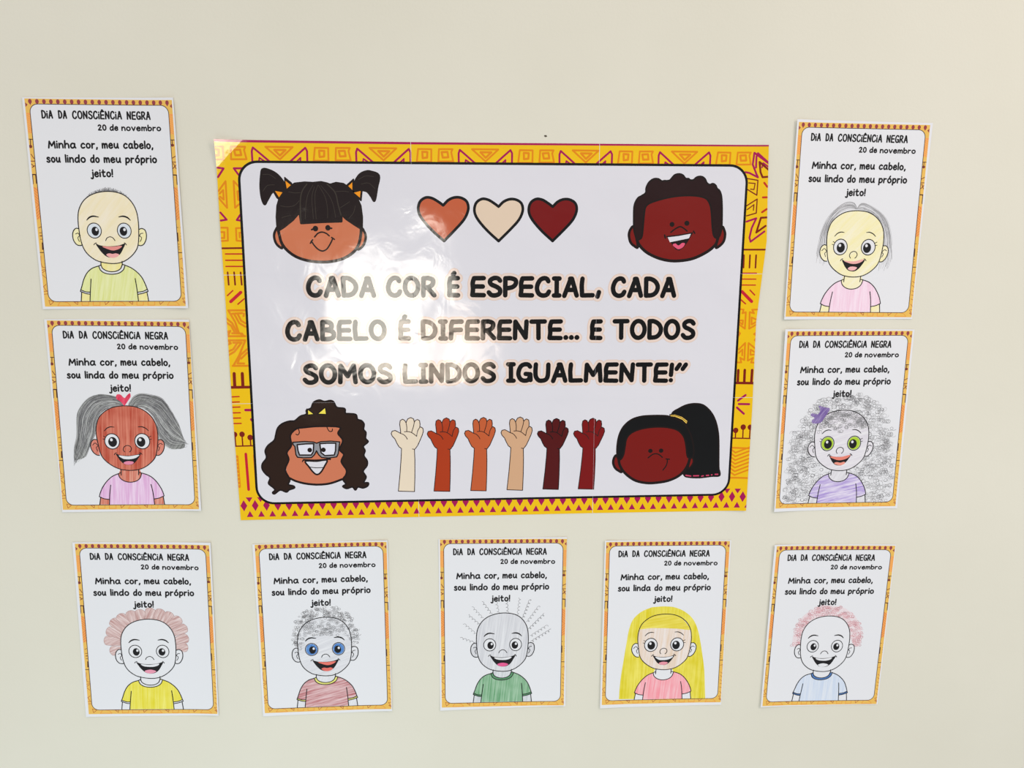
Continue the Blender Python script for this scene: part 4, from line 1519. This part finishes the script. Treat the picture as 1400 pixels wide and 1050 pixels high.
build_sheet('I', 'sheet with an uncoloured child with pink curly hair and blue-trimmed pale shirt', (2.2, 0.6, 0.6, 0.5), False,
            WHITE, streak('pale_blue_shirt', (196, 208, 228), (218, 223, 232), 86, 300, 12), trim=streak('blue_trim', (66, 108, 170), (96, 134, 190), 30, 400, 40), tongue=WHITE, hair=hair_pink_curls)

# ------------------------------------------------------------------ the banner
BX, BZ = -0.021, WZ + 0.072
BKX = [-402, -396, -385, -370, -350, 350, 365, 378, 386, 394, 402]
BKY = [-290, -282, -272, -258, 258, 268, 276, 284, 290]
sx1, sx2 = P['n_seams'][0:2, 0].mean(), P['n_seams'][2:4, 0].mean()
sy1, sy2 = P['n_seams'][4:6, 1].mean(), P['n_seams'][6:8, 1].mean()
SL = 0.32
BKD = [440, 447, 453, 459, 466, 490]
BFD = [0, 0.25, 0.75, 1.5, 2.7, 7.4]
BCUT = (BKX + [sx1 - SL, sx1 + SL, sx2 - SL, sx2 + SL], BKY + [sy1 - SL, sy1 + SL, sy2 - SL, sy2 + SL], BKD)
BFX = [0.8, 0.6, 0.3, 0.1, 0, 0, 0.3, 0.8, 1.4, 2.2, 3.0]
BFY = [0.3, 0.2, 0.1, 0, 0, 0, 0.1, 0.3, 0.5]


def bmap(x, y, lv):
    h = float(np.interp(x, BKX, BFX) + np.interp(y, BKY, BFY) + np.interp((y - x) * 0.70711, BKD, BFD))
    return Vector((x / 1000.0, -(0.15 + h + lv) / 1000.0, y / 1000.0))


def bpan(c):
    i = 0 if c.x < sx1 else (1 if c.x < sx2 else 2)
    j = 0 if c.y > sy1 else (1 if c.y > sy2 else 2)
    return 0.06 * (2 - i) + 0.1 * (2 - j)


SF = 0.11
BCUTF = (BKX + [sx1 - SF, sx1 + SF, sx2 - SF, sx2 + SF], BKY + [sy1 - SF, sy1 + SF, sy2 - SF, sy2 + SF], BKD)


def bslit(c, g=SL):
    return abs(c.x - sx1) < g or abs(c.x - sx2) < g or abs(c.y - sy1) < g or abs(c.y - sy2) < g


def bslit_fine(c):
    return bslit(c, SF)


banner = empty('banner_poster', (BX, 0, BZ), 'large glossy banner of nine joined pages with yellow patterned border and black lettering', 'poster')
GW = gloss('banner_white', (219, 217, 224))


def bb(a, name, parent, level, clip=None):
    if name == 'printed_border':
        return a.build(name, parent, bmap, level, BCUT, bslit, bpan, clip)
    return a.build(name, parent, bmap, level, BCUTF, bslit_fine, bpan, clip)


out = P['n_out']
for i in range(3):
    for j in range(3):
        x0, x1 = (-500, sx1, sx2, 500)[i], (-500, sx1, sx2, 500)[i + 1]
        y1, y0 = (400, sy1, sy2, -400)[j], (400, sy1, sy2, -400)[j + 1]
        v, t, mm = cdt([(out, GW)], np.array([(x0, y0), (x1, y0), (x1, y1), (x0, y1)]))
        # outline of this page = boundary of the clipped piece
        edges = {}
        for f in t:
            e_ = v[f]
            if (e_[1][0] - e_[0][0]) * (e_[2][1] - e_[0][1]) - (e_[2][0] - e_[0][0]) * (e_[1][1] - e_[0][1]) < 0:
                f = f[::-1]
            for q in range(len(f)):
                a_, b_ = f[q], f[(q + 1) % len(f)]
                edges[(a_, b_)] = 1
        nxt = {a_: b_ for (a_, b_) in edges if (b_, a_) not in edges}
        st = next(iter(nxt))
        loop = [st]
        while nxt[loop[-1]] != st:
            loop.append(nxt[loop[-1]])
        paper_mesh('paper_page', banner, bmap, v[loop], (BKX, BKY, BKD), GW, 0.1, None, 0.06 * (2 - i) + 0.1 * (2 - j))

YEL = gloss('banner_yellow', (236, 190, 22))
ORG = gloss('banner_orange', (224, 136, 16))
MAG = gloss('banner_magenta', (166, 36, 88))
DRED = gloss('banner_dark_red', (126, 44, 34))
RED = gloss('banner_red', (192, 58, 44))
CRIM = gloss('banner_crimson', (196, 44, 60))
BLK = gloss('banner_black', (14, 13, 12))


def banner_border():
    a = Art()
    a.fill(out, YEL)
    st = P['n_strip']
    a.fill(np.concatenate([st[:4] + (0, 6), st[4:]]), MAG)
    per = P['bt_p'][1] - P['bt_p'][0]
    for k_ in range(-2, 5):
        off = per * k_
        for nm in ('sq', 's1', 'tri'):
            a.line(P['bt_' + nm] + off, 2.6, ORG, False, True)
        for nm in ('sqi', 's1i', 'trii'):
            a.line(P['bt_' + nm] + off, 3.0, ORG, False, True)
        if k_ >= -1:
            for nm in ('al', 'ar'):
                a.line(P['bt_' + nm] + off, 2.9, MAG, False)
            for nm in ('ali', 'ari'):
                a.line(P['bt_' + nm] + off, 2.3, MAG, False)
    # left column
    for nm in ('m1', 'm2'):
        a.line(P['bc_' + nm], 2.9, MAG, False)
        a.line(P['bl_' + nm], 2.9, MAG, False)
    for nm in ('t1', 't1i', 't2', 't2i', 'q1', 'q1i', 'q2', 'q2i'):
        a.line(P['bl_' + nm], 2.6, ORG, False)
    a.line(P['bl_bar'], 2.6, DRED, False)
    for nm in ('h1', 'h2', 'h3'):
        a.line(P['bl_' + nm], 2.0, RED, False)
    for nm in ('v1', 'v2', 'v3'):
        a.line(P['bl_' + nm], 2.4, DRED, False)
    a.line(P['bm_d1'], 2.0, RED, False)
    a.line(P['bm_d2'], 4.6, CRIM, False)
    a.line(P['bm_d3'], 2.0, RED, False)
    for nm in ['l%d' % q for q in range(1, 12)] + ['k%d' % q for q in range(1, 11)]:
        a.line(P['bm_' + nm], 3.0, ORG, False)
    for nm in ('f1', 'f2'):
        a.line(P['bm_' + nm], 4.6, DRED, False)
    a.line(P['bm_fb'], 4.2, DRED, False)
    for nm in ('bm_g1', 'bm_g2', 'bm_g3', 'bo_g4', 'bo_g5', 'bo_g6'):
        a.line(P[nm], 2.0, RED, False)
    for nm in ('mg', 'md'):
        a.line(P['bo_' + nm], 3.9, MAG, False)
    for s in ('bo_', 'bq_'):
        for nm in ('p1', 'p2', 'p3', 'pb'):
            a.line(P[s + nm], 2.0, DRED, False)
        for nm in ('c1', 'c2', 'c3'):
            a.fill(disc3(P[s + nm], 20), DRED)
    a.line(P['bo_red'], 4.0, CRIM, False)
    a.line(P['bo_or1'], 4.2, ORG, False)
    a.line(P['bo_or2'], 2.6, ORG, False)
    o1 = P['bo_or1']
    for q in range(8):
        c = o1[0] + (o1[1] - o1[0]) * (q + 0.5) / 8
        a.fill([c + (-1.2, 1.2), c + (1.4, 0), c + (-1.2, -1.2)], YEL)
    # right column
    for nm in ('a1', 'a2', 'e1', 'e2'):
        a.line(P['br_' + nm], 2.9, MAG if nm in ('a1', 'e1') else DRED, False)
    for nm in ('b1', 'c1'):
        a.line(P['br_' + nm], 1.8, DRED, False)
    for nm in ('b2', 'c2'):
        a.line(P['br_' + nm], 1.6, DRED, False)
    for nm in ('d1', 'd2', 'd3'):
        a.line(P['br_' + nm], 3.0, RED, False)
    a.line(P['br_bar'], 2.6, DRED, False)
    for nm in ('v1', 'v2', 'v3'):
        a.line(P['bs_' + nm], 2.4, DRED, False)
    for nm in ('h1', 'h2', 'h3'):
        a.line(P['bs_' + nm], 1.8, RED, False)
    a.line(P['bs_d1'], 4.8, CRIM, False)
    for nm in ('d2', 'd3'):
        a.line(P['bs_' + nm], 2.2, RED, False)
    for nm in ('a1', 'a2', 'b1', 'b2', 'c1', 'c2', 'e1', 'e2', 'm1', 'm2', 'm3'):
        a.line(P['bs_' + nm], 2.6, ORG, False)
    for nm in ('bs_f0', 'bq_f1', 'bq_f2'):
        a.line(P[nm], 4.0, DRED, False)
    a.line(P['bq_fb'], 4.0, DRED, False)
    for nm in ('k1', 'k2', 'k3'):
        a.line(P['bq_' + nm], 3.4, MAG, False)
    q = P['bq_chev']
    a.line(q[:2], 2.9, ORG, False)
    a.line(q[2:], 2.9, ORG, False)
    n = 8
    for k_ in range(n):
        f = (k_ + 0.3) / n
        l = q[0] + (q[3] - q[0]) * f
        r = q[1] + (q[2] - q[1]) * f
        md = (l * 0.72 + r * 0.28) + (0, -6.0)
        if md[1] > q[3][1]:
            a.line([l, md, r + (0, 4.0)], 2.6, ORG, False)
    # diamonds and triangles along the bottom
    d = P['bo_dia']
    dx = (d[3] - d[0])[0]
    rx, ry = d[1][0] - d[0][0], d[2][1] - d[0][1]
    y0 = d[0][1]
    yr = P['bq_dlast'][0][1]
    xr = P['bq_dlast'][0][0]
    n = int(round((xr - d[0][0]) / dx))
    dx = (xr - d[0][0]) / n
    ty = P['bo_tri'][0][1] - y0
    th = P['bo_tri'][2][1] - P['bo_tri'][0][1]
    for k_ in range(n + 1):
        x = d[0][0] + k_ * dx
        y = y0 + (yr - y0) * k_ / n
        a.fill([(x - rx, y), (x, y - ry), (x + rx, y), (x, y + ry)], MAG)
        xt = x + dx / 2
        a.fill([(xt - rx, y + ty), (xt + rx, y + ty), (xt, y + ty + th)], MAG)
        if k_ in (0, 1, n - 2, n - 1):
            a.fill([(xt - rx, y + 13.2), (xt + rx, y + 13.2), (xt, y + 5.2)], MAG)
    inner = rounded(P['n_corn'], 26, 12)
    a.flush(out, inner)
    b2 = a
    bb(b2, 'printed_border', banner, 0.03)
    ln = Art()
    ln.line(inner, 3.5, BLK, False, True)
    bb(ln, 'frame_line', banner, 0.06)


banner_border()


def banner_text():
    HALO = gloss('letter_halo', (229, 209, 198))
    EDGE = gloss('letter_halo_edge', (220, 190, 172))
    q = P['tx']
    lines = [[('CADA', 0), ('COR', 2), ('É', 4), ('ESPECIAL,', 6), ('CADA', 8)], [('CABELO', 10), ('É', 12), ('DIFERENTE...', 14), ('E', 16), ('TODOS', 18)], [('SOMOS', 20), ('LINDOS', 22), ('IGUALMENTE!"', 24)]]
    for li, ws in enumerate(lines):
        a = Art()
        for w_, i in ws:
            text(a, w_, GLY, q[i][0], q[i][1], q[i + 1][0], q[i + 1][1], 33.2, 7.0, BLK, 3, ((8.0, EDGE), (6.6, HALO)))
        bb(a, 'lettering', banner, 0.05)


banner_text()


def aff(src, dst):
    A = np.c_[src, np.ones(3)]
    M = np.linalg.solve(A, dst)
    return lambda p: np.c_[p, np.ones(len(p))] @ M


for i, rgb in enumerate(((192, 98, 68), (222, 200, 178), (120, 34, 24))):
    f = aff(P['ht_pos'][0:3], P['ht_pos'][3 * i:3 * i + 3])
    s = f(P['ht'])
    # smooth each side, keep the notch and the tip sharp
    s = np.concatenate([smooth(s[0:10], False, 5)[:-1], smooth(np.concatenate([s[9:], s[:1]]), False, 5)[:-1]])
    a = Art()
    a.fill(s, gloss('heart_%d' % i, rgb))
    a.line(s, 4.0, BLK, False, True)
    o = bb(a, 'heart', banner, 0.05)
    o['label'] = ('orange-brown heart', 'cream heart', 'dark red heart')[i]

for i, rgb in enumerate(((230, 214, 192), (172, 66, 40), (192, 96, 60), (208, 166, 132), (88, 28, 20), (124, 34, 24))):
    f = aff(P['hn_pos'][6:9], P['hn_pos'][3 * i:3 * i + 3])
    s = f(P['hn_sil'])
    a = Art()
    m = gloss('arm_skin_%d' % i, rgb)
    ln = gloss('arm_line', (58, 44, 42)) if i != 4 else BLK
    a.fill(s, m)
    a.line(s, 1.25, ln, False, True)
    for k_ in ('k1', 'k2', 'k3', 'k4', 'k5', 'k6'):
        a.line(f(P['hn_' + k_]), 1.15, ln)
    o = bb(a, 'raised_arm', banner, 0.05)
    o['label'] = ('cream raised arm', 'rust red raised arm', 'orange-brown raised arm', 'tan raised arm', 'darkest brown raised arm', 'dark red-brown raised arm')[i]

OUTL = gloss('face_outline', (44, 38, 34))


def part(p, spec, name, parent, level):
    """spec: list of ('f' fill | 's' smooth fill | 'l' line | 'p' polyline | 'd' disc | 'c' closed line, shape, material, width)."""
    a = Art()
    for it in spec:
        k_, nm, m = it[:3]
        w = it[3] if len(it) > 3 else 0
        q = P[p + nm]
        if k_ == 'f':
            a.fill(q, m)
            if w:
                a.line(q, w, OUTL, False, True)
        elif k_ == 's':
            a.fill(smooth(q, True, 4), m)
            if w:
                a.line(q, w, OUTL, True, True, 4)
        elif k_ == 'l':
            a.line(q, w, m)
        elif k_ == 'd':
            a.fill(disc3(q, 26), m)
    return bb(a, name, parent, level)


# girl with two pigtails
sk = gloss('face_terracotta', (202, 119, 86))
hm = gloss('hair_black_brown', (44, 37, 37))
hl = gloss('hair_strand', (66, 60, 54))
o = part('p1_', [('s', 'earl', sk, 3.6), ('s', 'earr', sk, 3.6), ('s', 'face', sk, 4.2), ('l', 'nose', OUTL, 2.1)], 'face_picture', banner, 0.05)
o['label'] = 'face with two pigtails'
part('p1_', [('s', 'pl', hm, 3.4), ('s', 'pr', hm, 3.4), ('f', 'hair', hm, 3.4)] + [('l', 'h%d' % q, hl, 1.5 if q < 3 else 0.7) for q in range(1, 18)], 'hair', o, 0.08)
for b_, c_ in (('b1', 'o1'), ('b2', 'o2'), ('b3', 'o3'), ('b4', 'o4')):
    part('p1_', [('f', b_, OUTL, 2.1), ('f', c_, gloss('bow_orange', (238, 150, 40)))], 'hair_bow', o, 0.11)
for e_, l_ in (('e1', 'l1'), ('e2', 'l2')):
    part('p1_', [('d', e_, OUTL), ('l', l_, OUTL, 2.5)], 'eye', o, 0.08)
part('p1_', [('l', 'mouth', OUTL, 2.1), ('l', 'k1', OUTL, 2.1), ('l', 'k2', OUTL, 2.1)], 'mouth', o, 0.08)

# boy with short curly hair
sk = gloss('face_dark_red_brown', (124, 40, 34))
hm = gloss('hair_dark_brown', (50, 36, 28))
o = part('p2_', [('s', 'earl', sk, 3.9), ('s', 'earr', sk, 3.9), ('s', 'face', sk, 4.4), ('l', 'nose', OUTL, 2.1)], 'face_picture', banner, 0.05)
o['label'] = 'face with short bumpy dark hair'
part('p2_', [('s', 'hair', hm, 2.7)], 'hair', o, 0.08)
for e_ in ('e1', 'e2'):
    part('p2_', [('d', e_, OUTL)], 'eye', o, 0.08)
part('p2_', [('f', 'mouth', OUTL), ('f', 'teeth', GW), ('s', 'tong', gloss('tongue', (222, 92, 122))), ('l', 'k1', OUTL, 2.2), ('l', 'k2', OUTL, 2.2)], 'mouth', o, 0.08)

# girl with glasses
sk = gloss('face_clay', (204, 122, 92))
hm = gloss('hair_brown', (54, 42, 36))
o = part('p3_', [('s', 'face', sk), ('l', 'jaw', OUTL, 3.4), ('l', 'nose', gloss('nose_line', (170, 96, 50)), 1.4)], 'face_picture', banner, 0.05)
o['label'] = 'face with glasses and long wavy hair'
part('p3_', [('s', 'hair', hm, 2.7), ('l', 'c1', OUTL, 1.4), ('l', 'c2', OUTL, 1.4)], 'hair', o, 0.08)
for b_, c_ in (('bo1', 'b1'), ('bo2', 'b2')):
    part('p3_', [('f', b_, OUTL, 1.6), ('f', c_, gloss('bow_yellow', (240, 222, 90)))], 'hair_bow', o, 0.11)
part('p3_', [('f', 'gl', gloss('glasses_grey', (146, 146, 152)), 1.9), ('f', 'll', gloss('lens_white', (222, 222, 234)), 2.2), ('f', 'lr', gloss('lens_white', (222, 222, 234)), 2.2)], 'glasses', o, 0.11)
for e_ in ('e1', 'e2'):
    part('p3_', [('d', e_, OUTL)], 'eye', o, 0.14)
part('p3_', [('s', 'mouth', GW, 2.6), ('l', 'tl', OUTL, 1.2), ('l', 'up', OUTL, 2.6), ('l', 'k1', OUTL, 1.8), ('l', 'k2', OUTL, 1.8)], 'mouth', o, 0.08)

# girl with one side ponytail
sk = gloss('face_dark_red_brown2', (122, 40, 33))
hm = gloss('hair_black', (33, 30, 30))
o = part('p4_', [('s', 'earl', sk, 3.9), ('s', 'face', sk, 4.2), ('s', 'earr', sk, 2.6), ('l', 'nose', OUTL, 1.8)], 'face_picture', banner, 0.08)
o['label'] = 'face with a long side ponytail'
part('p4_', [('s', 'tail', hm, 2.3)], 'ponytail', o, 0.05)
part('p4_', [('s', 'hair', hm, 2.3)], 'hair', o, 0.11)
part('p4_', [('f', 'tie', gloss('tie_yellow', (240, 204, 96)), 1.4), ('l', 'tie2', gloss('tie_line', (120, 80, 40)), 1.0)], 'hair_tie', o, 0.14)
for q in range(1, 7):
    part('p4_', [('l', 'bd%d' % q, gloss('bead_pink', (200, 72, 104)), 2.0)], 'bead', o, 0.14)
for e_ in ('e1', 'e2'):
    part('p4_', [('d', e_, OUTL)], 'eye', o, 0.11)
part('p4_', [('l', 'mouth', OUTL, 1.8), ('l', 'k1', OUTL, 1.8)], 'mouth', o, 0.11)
